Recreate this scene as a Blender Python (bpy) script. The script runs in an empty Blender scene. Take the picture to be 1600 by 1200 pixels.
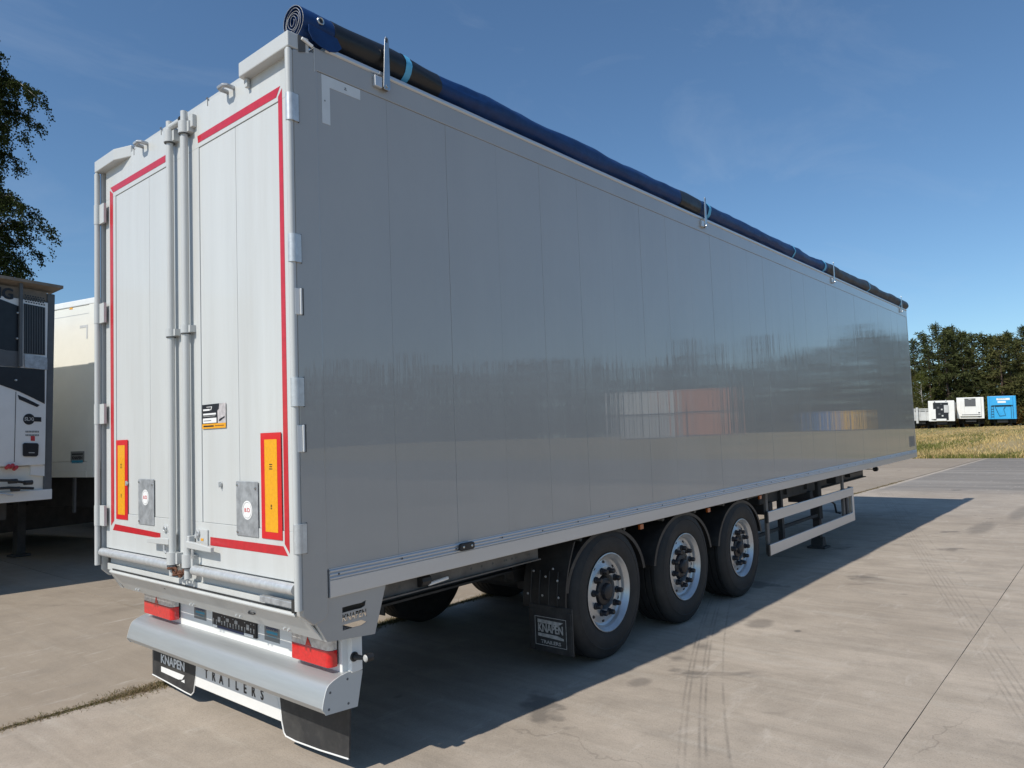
import bpy, bmesh, math, random
import numpy as np
from mathutils import Matrix, Vector, noise as mnoise

R_ = math.radians
sc = bpy.context.scene
col = sc.collection

# ------------------------------------------------------------------ camera
CAM_R = ((0.64608256, -0.76269112, -0.02965773),
         (0.03783141, 0.07080746, -0.99677234),
         (0.76232939, 0.64287523, 0.07460114))      # rows: right, down, forward
CAM_C = (-2.1097918, -3.1657305, 1.7569658)
FPX = 1127.82                                       # focal length in pixels of the 1600 px wide photograph
cam = bpy.data.cameras.new('camera')
cam.sensor_width = 36.0
cam.lens = 36.0 * FPX / 1600.0
cam.clip_start = 0.05
cam.clip_end = 2000.0
cam_o = bpy.data.objects.new('camera', cam)
col.objects.link(cam_o)
_r, _d, _f = (Vector(v) for v in CAM_R)
cam_o.matrix_world = Matrix(((_r.x, -_d.x, -_f.x, CAM_C[0]), (_r.y, -_d.y, -_f.y, CAM_C[1]),
                             (_r.z, -_d.z, -_f.z, CAM_C[2]), (0, 0, 0, 1)))
sc.camera = cam_o

# ------------------------------------------------------------------ sky, sun, exposure
SUN_DIR = Vector((0.965, -0.075, -1.0)).normalized()      # the way the light travels
world = bpy.data.worlds.new('World')
sc.world = world
world.use_nodes = True
wn = world.node_tree
for n in list(wn.nodes):
    wn.nodes.remove(n)
w_out = wn.nodes.new('ShaderNodeOutputWorld')
w_bg = wn.nodes.new('ShaderNodeBackground')
w_sky = wn.nodes.new('ShaderNodeTexSky')
w_sky.sky_type = 'NISHITA'
w_sky.sun_disc = False
w_sky.sun_elevation = math.asin(-SUN_DIR.z)
w_sky.sun_rotation = math.atan2(-SUN_DIR.x, -SUN_DIR.y)
w_sky.altitude = 50
w_sky.air_density = 1.0
w_sky.dust_density = 0.45
w_sky.ozone_density = 1.8
w_bg.inputs['Strength'].default_value = 0.088
# a few thin streaks of cirrus
w_tc = wn.nodes.new('ShaderNodeTexCoord')
w_map = wn.nodes.new('ShaderNodeMapping')
w_map.inputs['Rotation'].default_value = (0.25, 0.5, 0.9)
w_map.inputs['Scale'].default_value = (1.2, 3.2, 5.5)
w_nz = wn.nodes.new('ShaderNodeTexNoise')
w_nz.inputs['Scale'].default_value = 1.5
w_nz.inputs['Detail'].default_value = 8
w_nz.inputs['Roughness'].default_value = 0.62
w_nz.inputs['Distortion'].default_value = 0.8
w_rmp = wn.nodes.new('ShaderNodeMapRange')
w_rmp.inputs['From Min'].default_value = 0.5
w_rmp.inputs['From Max'].default_value = 0.85
w_rmp.inputs['To Max'].default_value = 0.13
w_mix = wn.nodes.new('ShaderNodeMix')
w_mix.data_type = 'RGBA'
w_mix.inputs[7].default_value = (7.5, 8.2, 9.0, 1)
wn.links.new(w_tc.outputs['Generated'], w_map.inputs['Vector'])
wn.links.new(w_map.outputs['Vector'], w_nz.inputs['Vector'])
wn.links.new(w_nz.outputs['Fac'], w_rmp.inputs['Value'])
wn.links.new(w_rmp.outputs['Result'], w_mix.inputs[0])
w_tint = wn.nodes.new('ShaderNodeMix')
w_tint.data_type = 'RGBA'
w_tint.blend_type = 'MULTIPLY'
w_tint.inputs[0].default_value = 1.0
w_tint.inputs[7].default_value = (0.96, 1.22, 1.38, 1)
wn.links.new(w_sky.outputs['Color'], w_tint.inputs[6])
wn.links.new(w_tint.outputs[2], w_mix.inputs[6])
wn.links.new(w_mix.outputs[2], w_bg.inputs['Color'])
wn.links.new(w_bg.outputs['Background'], w_out.inputs['Surface'])

sun = bpy.data.lights.new('sun', 'SUN')
sun.energy = 4.3
sun.angle = R_(0.53)
sun.color = (1.0, 0.945, 0.855)
sun_o = bpy.data.objects.new('sun', sun)
col.objects.link(sun_o)
sun_o.rotation_euler = SUN_DIR.to_track_quat('-Z', 'Y').to_euler()
sun_o.location = (-8, 1, 12)

sc.view_settings.view_transform = 'Standard'
sc.view_settings.look = 'None'
sc.view_settings.gamma = 1.0
sc.view_settings.exposure = 0.0
sc.view_settings.use_curve_mapping = False

# ------------------------------------------------------------------ pixel helpers
# the trailer stands a little nose-up on its legs: its own frame is turned by TILT about the axle
TILT = math.atan(0.013)
PIV = Vector((4.15, 0, 0))
BODY_M = Matrix.Translation(PIV) @ Matrix.Rotation(-TILT, 4, 'Y') @ Matrix.Translation(-PIV)
BODY_I = BODY_M.inverted()
CB = BODY_I @ Vector(CAM_C)


def _ray(u, v):
    a, b = (u - 800) / FPX, (v - 600) / FPX
    return _r * a + _d * b + _f


def bp(u, v, axis, val):
    """photo pixel -> point of the trailer's own frame on the plane axis = val"""
    d = BODY_I.to_3x3() @ _ray(u, v)
    i = 'xyz'.index(axis)
    return CB + d * ((val - CB[i]) / d[i])


def wp(u, v, axis, val):
    d = _ray(u, v)
    i = 'xyz'.index(axis)
    return Vector(CAM_C) + d * ((val - CAM_C[i]) / d[i])


def wd(u, v, depth):
    return Vector(CAM_C) + _ray(u, v) * depth


# ------------------------------------------------------------------ materials
def _node(nt, t, **kw):
    n = nt.nodes.new(t)
    for k, v in kw.items():
        setattr(n, k, v)
    return n


def mat(name, color, rough=0.5, metal=0.0, var=0.12, scale=6.0, bump=0.0, bscale=60.0, coat=0.0, spec=0.5,
        stretch=(1, 1, 1), dirt=None, dirt_amt=0.35, dscale=1.2, trans=0.0, emit=None):
    """Principled paint/metal/plastic with soft colour variation, optional dirt blotches and fine relief."""
    m = bpy.data.materials.new(name)
    m.use_nodes = True
    nt = m.node_tree
    p = nt.nodes['Principled BSDF']
    p.inputs['Roughness'].default_value = rough
    p.inputs['Metallic'].default_value = metal
    p.inputs['Specular IOR Level'].default_value = spec
    p.inputs['Coat Weight'].default_value = coat
    p.inputs['Coat Roughness'].default_value = 0.04
    p.inputs['Transmission Weight'].default_value = trans
    geo = _node(nt, 'ShaderNodeNewGeometry')
    mp = _node(nt, 'ShaderNodeMapping')
    mp.inputs['Scale'].default_value = stretch
    nt.links.new(geo.outputs['Position'], mp.inputs['Vector'])
    nz = _node(nt, 'ShaderNodeTexNoise')
    nz.inputs['Scale'].default_value = scale
    nz.inputs['Detail'].default_value = 6
    nz.inputs['Roughness'].default_value = 0.6
    nt.links.new(mp.outputs['Vector'], nz.inputs['Vector'])
    rg = _node(nt, 'ShaderNodeMapRange')
    rg.inputs['From Min'].default_value = 0.25
    rg.inputs['From Max'].default_value = 0.75
    rg.inputs['To Min'].default_value = 1 - var
    rg.inputs['To Max'].default_value = 1 + var
    nt.links.new(nz.outputs['Fac'], rg.inputs['Value'])
    mx = _node(nt, 'ShaderNodeVectorMath', operation='SCALE')
    mx.inputs[0].default_value = color[:3]
    nt.links.new(rg.outputs['Result'], mx.inputs['Scale'])
    out = mx.outputs['Vector']
    if dirt:
        n2 = _node(nt, 'ShaderNodeTexNoise')
        n2.inputs['Scale'].default_value = dscale
        n2.inputs['Detail'].default_value = 9
        n2.inputs['Roughness'].default_value = 0.68
        nt.links.new(mp.outputs['Vector'], n2.inputs['Vector'])
        r2 = _node(nt, 'ShaderNodeMapRange')
        r2.inputs['From Min'].default_value = 0.45
        r2.inputs['From Max'].default_value = 0.8
        r2.inputs['To Max'].default_value = dirt_amt
        nt.links.new(n2.outputs['Fac'], r2.inputs['Value'])
        m2 = _node(nt, 'ShaderNodeMix', data_type='RGBA')
        m2.inputs[7].default_value = (*dirt, 1)
        nt.links.new(r2.outputs['Result'], m2.inputs[0])
        nt.links.new(out, m2.inputs[6])
        out = m2.outputs[2]
    nt.links.new(out, p.inputs['Base Color'])
    if bump:
        n3 = _node(nt, 'ShaderNodeTexNoise')
        n3.inputs['Scale'].default_value = bscale
        n3.inputs['Detail'].default_value = 4
        nt.links.new(mp.outputs['Vector'], n3.inputs['Vector'])
        b = _node(nt, 'ShaderNodeBump')
        b.inputs['Strength'].default_value = 1.0
        b.inputs['Distance'].default_value = bump
        nt.links.new(n3.outputs['Fac'], b.inputs['Height'])
        nt.links.new(b.outputs['Normal'], p.inputs['Normal'])
    if emit:
        p.inputs['Emission Color'].default_value = (*color[:3], 1)
        p.inputs['Emission Strength'].default_value = emit
    return m


def side_paint(name, color):
    """Grey lacquered aluminium planks: glossy coat whose reflection is drawn out in upright streaks."""
    m = mat(name, color, rough=0.42, var=0.05, scale=1.6, dirt=(0.27, 0.26, 0.24), dirt_amt=0.22, dscale=0.9,
            stretch=(1, 1, 0.5))
    nt = m.node_tree
    p = nt.nodes['Principled BSDF']
    p.inputs['Coat Weight'].default_value = 1.0
    p.inputs['Coat Roughness'].default_value = 0.012
    p.inputs['Coat IOR'].default_value = 1.6
    geo = _node(nt, 'ShaderNodeNewGeometry')
    mp = _node(nt, 'ShaderNodeMapping')
    mp.inputs['Scale'].default_value = (14.0, 0.4, 0.06)
    nt.links.new(geo.outputs['Position'], mp.inputs['Vector'])
    n1 = _node(nt, 'ShaderNodeTexNoise')
    n1.inputs['Scale'].default_value = 1.0
    n1.inputs['Detail'].default_value = 3
    nt.links.new(mp.outputs['Vector'], n1.inputs['Vector'])
    mp2 = _node(nt, 'ShaderNodeMapping')
    mp2.inputs['Scale'].default_value = (2.2, 1, 0.05)
    nt.links.new(geo.outputs['Position'], mp2.inputs['Vector'])
    n2 = _node(nt, 'ShaderNodeTexNoise')
    n2.inputs['Scale'].default_value = 1.5
    n2.inputs['Detail'].default_value = 1
    nt.links.new(mp2.outputs['Vector'], n2.inputs['Vector'])
    b1 = _node(nt, 'ShaderNodeBump')
    b1.inputs['Strength'].default_value = 1.0
    b1.inputs['Distance'].default_value = 0.0016
    nt.links.new(n1.outputs['Fac'], b1.inputs['Height'])
    b2 = _node(nt, 'ShaderNodeBump')
    b2.inputs['Strength'].default_value = 1.0
    b2.inputs['Distance'].default_value = 0.0012
    nt.links.new(n2.outputs['Fac'], b2.inputs['Height'])
    nt.links.new(b1.outputs['Normal'], b2.inputs['Normal'])
    nt.links.new(b2.outputs['Normal'], p.inputs['Coat Normal'])
    nt.links.new(b2.outputs['Normal'], p.inputs['Normal'])
    # scuffs: faint level scratches where loads have brushed the wall
    mp3 = _node(nt, 'ShaderNodeMapping')
    mp3.inputs['Rotation'].default_value = (0, 0.06, 0)
    mp3.inputs['Scale'].default_value = (1.3, 1, 26.0)
    nt.links.new(geo.outputs['Position'], mp3.inputs['Vector'])
    n3 = _node(nt, 'ShaderNodeTexNoise')
    n3.inputs['Scale'].default_value = 1.0
    n3.inputs['Detail'].default_value = 7
    n3.inputs['Roughness'].default_value = 0.7
    nt.links.new(mp3.outputs['Vector'], n3.inputs['Vector'])
    r3 = _node(nt, 'ShaderNodeMapRange')
    r3.inputs['From Min'].default_value = 0.6
    r3.inputs['From Max'].default_value = 0.85
    r3.inputs['To Min'].default_value = 0.42
    r3.inputs['To Max'].default_value = 0.6
    nt.links.new(n3.outputs['Fac'], r3.inputs['Value'])
    nt.links.new(r3.outputs['Result'], p.inputs['Roughness'])
    return m


M = {}
M['side'] = side_paint('shade_darkened_side_paint', (0.365, 0.36, 0.345))  # same paint as the doors; its base colour is darkened for the shade
M['door'] = mat('light_grey_door_paint', (0.56, 0.575, 0.565), 0.38, var=0.05, scale=1.5, stretch=(1, 3, .25),
                dirt=(0.36, 0.34, 0.30), dirt_amt=0.28, dscale=2.2, coat=0.25, bump=0.0005, bscale=14)
M['frame'] = mat('grey_frame_paint', (0.52, 0.535, 0.53), 0.4, var=0.06, scale=3, dirt=(0.3, 0.28, 0.25), dirt_amt=0.3,
                 dscale=3, coat=0.2)
M['galv'] = mat('galvanised_steel', (0.60, 0.615, 0.62), 0.4, 0.5, var=0.16, scale=30, bump=0.0003, bscale=50)
M['alu'] = mat('brushed_aluminium', (0.47, 0.49, 0.50), 0.42, 0.55, var=0.06, scale=8, stretch=(6, .3, 6),
               dirt=(0.4, 0.38, 0.35), dirt_amt=0.25)
M['rail'] = mat('anodised_side_rail', (0.60, 0.62, 0.64), 0.3, 0.55, var=0.05, scale=6, stretch=(.3, 1, 5), dirt=(0.35, 0.34, 0.32),
                dirt_amt=0.25, dscale=3)
M['stainless'] = mat('stainless_steel', (0.55, 0.55, 0.54), 0.3, 1.0, var=0.1, scale=20)
M['plate'] = mat('scratched_zinc_plate', (0.40, 0.415, 0.43), 0.42, 0.45, var=0.3, scale=18, dirt=(0.62, 0.64, 0.66), dirt_amt=0.5,
                 dscale=9)
M['red_tape'] = mat('red_reflective_tape', (0.50, 0.012, 0.022), 0.35, var=0.15, scale=25, coat=0.4)
M['red_board'] = mat('red_fluorescent_board', (0.62, 0.008, 0.012), 0.4, var=0.08, scale=20, coat=0.3)
M['yellow'] = mat('yellow_reflective_board', (0.80, 0.36, 0.005), 0.4, var=0.12, scale=60, coat=0.3)
M['white'] = mat('white_paint', (0.78, 0.78, 0.76), 0.4, var=0.04, scale=4, dirt=(0.5, 0.48, 0.44), dirt_amt=0.2)
M['white_tape'] = mat('white_reflective_tape', (0.62, 0.65, 0.66), 0.35, var=0.06, scale=10)
M['black'] = mat('black_plastic', (0.018, 0.018, 0.019), 0.5, var=0.3, scale=14, dirt=(0.10, 0.095, 0.085), dirt_amt=0.5, dscale=3)
M['rubber'] = mat('tyre_rubber', (0.016, 0.016, 0.0165), 0.7, var=0.25, scale=12, dirt=(0.055, 0.051, 0.046), dirt_amt=0.45, dscale=5,
                  bump=0.001, bscale=80)
M['flap'] = mat('black_rubber_flap', (0.024, 0.024, 0.025), 0.62, var=0.3, scale=7, dirt=(0.12, 0.115, 0.105), dirt_amt=0.55, dscale=5)
M['chassis'] = mat('grimy_chassis_steel', (0.16, 0.15, 0.14), 0.7, 0.1, var=0.3, scale=9, dirt=(0.05, 0.042, 0.035), dirt_amt=0.8, dscale=5)
M['chassis_dark'] = mat('dark_chassis_steel', (0.04, 0.04, 0.042), 0.65, var=0.3, scale=9, dirt=(0.11, 0.1, 0.09), dirt_amt=0.5, dscale=4)
M['rim'] = mat('wheel_rim_alloy', (0.52, 0.535, 0.55), 0.3, 0.6, var=0.06, scale=10, dirt=(0.22, 0.2, 0.18), dirt_amt=0.45, dscale=6)
M['hub'] = mat('black_hub', (0.012, 0.012, 0.016), 0.45, var=0.3, scale=30)
M['lamp_red'] = mat('red_lamp_lens', (0.62, 0.008, 0.010), 0.12, var=0.25, scale=40, coat=1.0, bump=0.0012, bscale=90)
M['lamp_clear'] = mat('clear_lamp_lens', (0.62, 0.60, 0.58), 0.12, 0.25, var=0.4, scale=30, coat=1.0, bump=0.0015, bscale=70)
M['amber'] = mat('amber_lens', (0.45, 0.10, 0.01), 0.25, var=0.15, scale=30, coat=0.6)
M['blue_tarp'] = mat('blue_pvc_tarp', (0.004, 0.032, 0.125), 0.5, var=0.3, scale=9, coat=0.05, spec=0.35, bump=0.004, bscale=14)
M['black_tarp'] = mat('black_pvc_wrap', (0.009, 0.009, 0.010), 0.42, var=0.3, scale=8, coat=0.08, bump=0.004, bscale=12)
M['brown_tarp'] = mat('weathered_dark_wrap', (0.035, 0.032, 0.034), 0.5, var=0.5, scale=9, dirt=(0.02, 0.09, 0.2), dirt_amt=0.7, dscale=3,
                      bump=0.004, bscale=12)
M['strap'] = mat('light_blue_strap', (0.10, 0.42, 0.68), 0.5, var=0.1, scale=30)
M['rust'] = mat('rusty_chain', (0.13, 0.055, 0.03), 0.85, 0.2, var=0.4, scale=60, bump=0.001)
M['joint'] = mat('joint_filler', (0.22, 0.185, 0.145), 0.9, var=0.3, scale=20)
M['seam'] = mat('dark_seam', (0.085, 0.088, 0.09), 0.8, var=0.2)
M['slat_white'] = mat('cream_reefer_panel', (0.80, 0.78, 0.70), 0.4, var=0.03, scale=3, dirt=(0.55, 0.53, 0.46), dirt_amt=0.2, coat=0.2)
M['grille'] = mat('dark_grille', (0.012, 0.014, 0.018), 0.4, var=0.3, scale=10)
M['grey_label'] = mat('grey_sticker', (0.20, 0.21, 0.21), 0.4, var=0.1)
M['cyan'] = mat('cyan_print', (0.02, 0.28, 0.42), 0.4, var=0.06)
M['navy'] = mat('navy_print', (0.012, 0.03, 0.10), 0.4, var=0.1)
M['ink'] = mat('black_print', (0.010, 0.010, 0.014), 0.45, var=0.1)
M['wprint'] = mat('white_print', (0.80, 0.80, 0.79), 0.45, var=0.05, scale=30)
M['dwprint'] = mat('worn_white_print', (0.42, 0.42, 0.41), 0.55, var=0.4, scale=40)
M['photo_print'] = mat('pale_photo_print', (0.48, 0.45, 0.45), 0.4, var=0.35, scale=40)
M['redprint'] = mat('red_print', (0.55, 0.05, 0.06), 0.5, var=0.2)
M['blue_paint'] = mat('bright_blue_paint', (0.03, 0.36, 0.72), 0.4, var=0.08, scale=2, coat=0.3)
M['steel_grey'] = mat('pale_grey_steel', (0.55, 0.56, 0.56), 0.45, var=0.12, scale=2, dirt=(.3, .28, .25), dirt_amt=.4)
M['orange'] = mat('orange_container_paint', (0.62, 0.25, 0.12), 0.5, var=0.12, scale=2, dirt=(.35, .2, .12), dirt_amt=.4)
M['cont_yellow'] = mat('yellow_container_paint', (0.80, 0.46, 0.03), 0.5, var=0.1, scale=2)
M['cont_blue'] = mat('blue_container_paint', (0.05, 0.18, 0.45), 0.5, var=0.1, scale=2)
M['roofboard'] = mat('weathered_roof_lip', (0.24, 0.20, 0.16), 0.8, var=0.3, scale=7)
M['dgrey'] = mat('dark_grey_post', (0.10, 0.105, 0.11), 0.45, var=0.15, scale=8)


# ------------------------------------------------------------------ mesh builder
class MB:
    def __init__(self):
        self.v = []
        self.f = []

    def add(self, verts, faces):
        o = len(self.v)
        self.v += [tuple(p) for p in verts]
        self.f += [tuple(i + o for i in fc) for fc in faces]
        return self

    def box(self, x0, x1, y0, y1, z0, z1):
        return self.add([(x0, y0, z0), (x1, y0, z0), (x1, y1, z0), (x0, y1, z0), (x0, y0, z1), (x1, y0, z1), (x1, y1, z1), (x0, y1, z1)],
                        [(0, 3, 2, 1), (4, 5, 6, 7), (0, 1, 5, 4), (1, 2, 6, 5), (2, 3, 7, 6), (3, 0, 4, 7)])

    def prism(self, poly, axis, a, b):
        """poly: 2-D outline in the other two axes (x: y,z / y: x,z / z: x,y), extruded from a to b"""
        def P(q, t):
            return {'x': (t, q[0], q[1]), 'y': (q[0], t, q[1]), 'z': (q[0], q[1], t)}[axis]
        n = len(poly)
        vs = [P(q, a) for q in poly] + [P(q, b) for q in poly]
        fs = [tuple(range(n)), tuple(range(2 * n - 1, n - 1, -1))]
        fs += [(i, i + n, (i + 1) % n + n, (i + 1) % n) for i in range(n)]
        return self.add(vs, fs)

    def tube(self, pts, r, n=12, caps=True, squash=None):
        pts = [Vector(p) for p in pts]
        rs = r if isinstance(r, (list, tuple)) else [r] * len(pts)
        vs = []
        up0 = None
        for i, p in enumerate(pts):
            d = (pts[min(i + 1, len(pts) - 1)] - pts[max(i - 1, 0)]).normalized()
            if up0 is None:
                up0 = Vector((0, 0, 1)) if abs(d.z) < 0.9 else Vector((1, 0, 0))
            s = d.cross(up0).normalized()
            t = s.cross(d).normalized()
            up0 = t
            for k in range(n):
                a = 2 * math.pi * k / n
                vs.append(p + (s * math.cos(a) + t * math.sin(a)) * rs[i])
        fs = []
        for i in range(len(pts) - 1):
            for k in range(n):
                fs.append((i * n + k, i * n + (k + 1) % n, (i + 1) * n + (k + 1) % n, (i + 1) * n + k))
        if caps:
            fs.append(tuple(range(n - 1, -1, -1)))
            fs.append(tuple((len(pts) - 1) * n + k for k in range(n)))
        return self.add(vs, fs)

    def lathe(self, prof, c, axis='y', n=48, sgn=1):
        """prof: list of (radius, offset along axis)"""
        vs = []
        for (r, h) in prof:
            for k in range(n):
                a = 2 * math.pi * k / n
                ca, sa = r * math.cos(a), r * math.sin(a)
                o = sgn * h
                vs.append({'y': (c[0] + ca, c[1] + o, c[2] + sa), 'x': (c[0] + o, c[1] + ca, c[2] + sa),
                           'z': (c[0] + ca, c[1] + sa, c[2] + o)}[axis])
        fs = []
        for i in range(len(prof) - 1):
            for k in range(n):
                fs.append((i * n + k, i * n + (k + 1) % n, (i + 1) * n + (k + 1) % n, (i + 1) * n + k))
        return self.add(vs, fs)

    def torus(self, c, R, r, axis='x', n=20, m=8, sx=1.0, sy=1.0):
        vs = []
        for i in range(n):
            a = 2 * math.pi * i / n
            for j in range(m):
                b = 2 * math.pi * j / m
                q = R + r * math.cos(b)
                u, w, h = q * math.cos(a) * sx, q * math.sin(a) * sy, r * math.sin(b)
                vs.append({'x': (c[0] + h, c[1] + u, c[2] + w), 'y': (c[0] + u, c[1] + h, c[2] + w), 'z': (c[0] + u, c[1] + w, c[2] + h)}[axis])
        fs = [(i * m + j, ((i + 1) % n) * m + j, ((i + 1) % n) * m + (j + 1) % m, i * m + (j + 1) % m) for i in range(n) for j in range(m)]
        return self.add(vs, fs)

    def mesh(self, name, smooth=False, ang=35):
        me = bpy.data.meshes.new(name)
        me.from_pydata(self.v, [], self.f)
        bm = bmesh.new()
        bm.from_mesh(me)
        bmesh.ops.recalc_face_normals(bm, faces=bm.faces)
        if smooth:
            for f in bm.faces:
                f.smooth = True
            lim = R_(ang)
            for e in bm.edges:
                if len(e.link_faces) == 2 and e.calc_face_angle(0) > lim:
                    e.smooth = False
        bm.to_mesh(me)
        bm.free()
        return me

    def build(self, name, m, parent=None, smooth=False, bevel=0, ang=35, segs=2):
        me = self.mesh(name, smooth, ang)
        if m is not None:
            me.materials.append(m)
        o = bpy.data.objects.new(name, me)
        col.objects.link(o)
        if parent is not None:
            o.parent = parent
        if bevel:
            b = o.modifiers.new('bevel', 'BEVEL')
            b.width = bevel
            b.segments = segs
            b.limit_method = 'ANGLE'
            b.angle_limit = R_(35)
            b.harden_normals = False
        return o


def tag(o, label=None, cat=None, group=None, kind=None):
    if label:
        o['label'] = label
    if cat:
        o['category'] = cat
    if group:
        o['group'] = group
    if kind:
        o['kind'] = kind
    return o


def empty(name, loc=(0, 0, 0), rz=0.0):
    o = bpy.data.objects.new(name, None)
    o.empty_display_size = 0.3
    o.location = loc
    o.rotation_euler = (0, 0, rz)
    col.objects.link(o)
    return o


def linked(src, name, parent, loc=(0, 0, 0), rot=(0, 0, 0)):
    """another object on the same mesh"""
    o = bpy.data.objects.new(name, src.data)
    for md in src.modifiers:
        if md.type == 'BEVEL':
            b = o.modifiers.new('bevel', 'BEVEL')
            b.width, b.segments, b.limit_method, b.angle_limit = md.width, md.segments, md.limit_method, md.angle_limit
    col.objects.link(o)
    o.parent = parent
    o.location = loc
    o.rotation_euler = rot
    return o


def copy_tree(o, parent=None):
    c = o.copy()
    col.objects.link(c)
    c.parent = parent
    for ch in list(o.children):
        copy_tree(ch, c)
    return c


def text_mesh(s, size, depth=0.0, bold=0.0, sx=1.0, shear=0.0, space=1.0):
    cu = bpy.data.curves.new('txt', 'FONT')
    cu.body = s
    cu.size = size
    cu.extrude = depth
    cu.offset = bold
    cu.shear = shear
    cu.space_character = space
    cu.align_x = 'CENTER'
    cu.align_y = 'CENTER'
    cu.resolution_u = 3
    o = bpy.data.objects.new('txt', cu)
    col.objects.link(o)
    dg = bpy.context.evaluated_depsgraph_get()
    me = bpy.data.meshes.new_from_object(o.evaluated_get(dg))
    bpy.data.objects.remove(o)
    for v in me.vertices:
        v.co.x *= sx
    return me


def put_text(name, s, size, m, parent, M4, **kw):
    fat = kw.pop('fat', 0.0)
    me = text_mesh(s, size, **kw)
    if fat:                                         # heavier strokes: shifted copies, each a hair further out
        co = [v.co.copy() for v in me.vertices]
        fa = [tuple(p.vertices) for p in me.polygons]
        vv, ff = [], []
        for k, (dx, dy) in enumerate(((0, 0), (-fat, 0), (fat, 0), (0, fat * .6), (0, -fat * .6))):
            o_ = len(vv)
            vv += [(c.x + dx, c.y + dy, c.z + .00012 * k) for c in co]
            ff += [tuple(i + o_ for i in f) for f in fa]
        me = bpy.data.meshes.new('lettering')
        me.from_pydata(vv, [], ff)
    me.transform(M4)
    me.materials.clear()
    me.materials.append(m)
    o = bpy.data.objects.new(name, me)
    col.objects.link(o)
    o.parent = parent
    return o


def basis(origin, xdir, ydir):
    x, y = Vector(xdir).normalized(), Vector(ydir).normalized()
    z = x.cross(y)
    return Matrix(((x.x, y.x, z.x, origin[0]), (x.y, y.y, z.y, origin[1]), (x.z, y.z, z.z, origin[2]), (0, 0, 0, 1)))


# ================================================================== THE SETTING
FIELD_X = 42.0


def field_h(x, y):
    t = min(max((x - FIELD_X) / 46.0, 0), 1)
    h = 1.45 * (t * t * (3 - 2 * t)) * 0.55 + 1.45 * t * 0.45
    return h + 0.10 * mnoise.noise(Vector((x * 0.09, y * 0.09, 3.1))) * min(1, t * 6)


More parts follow.
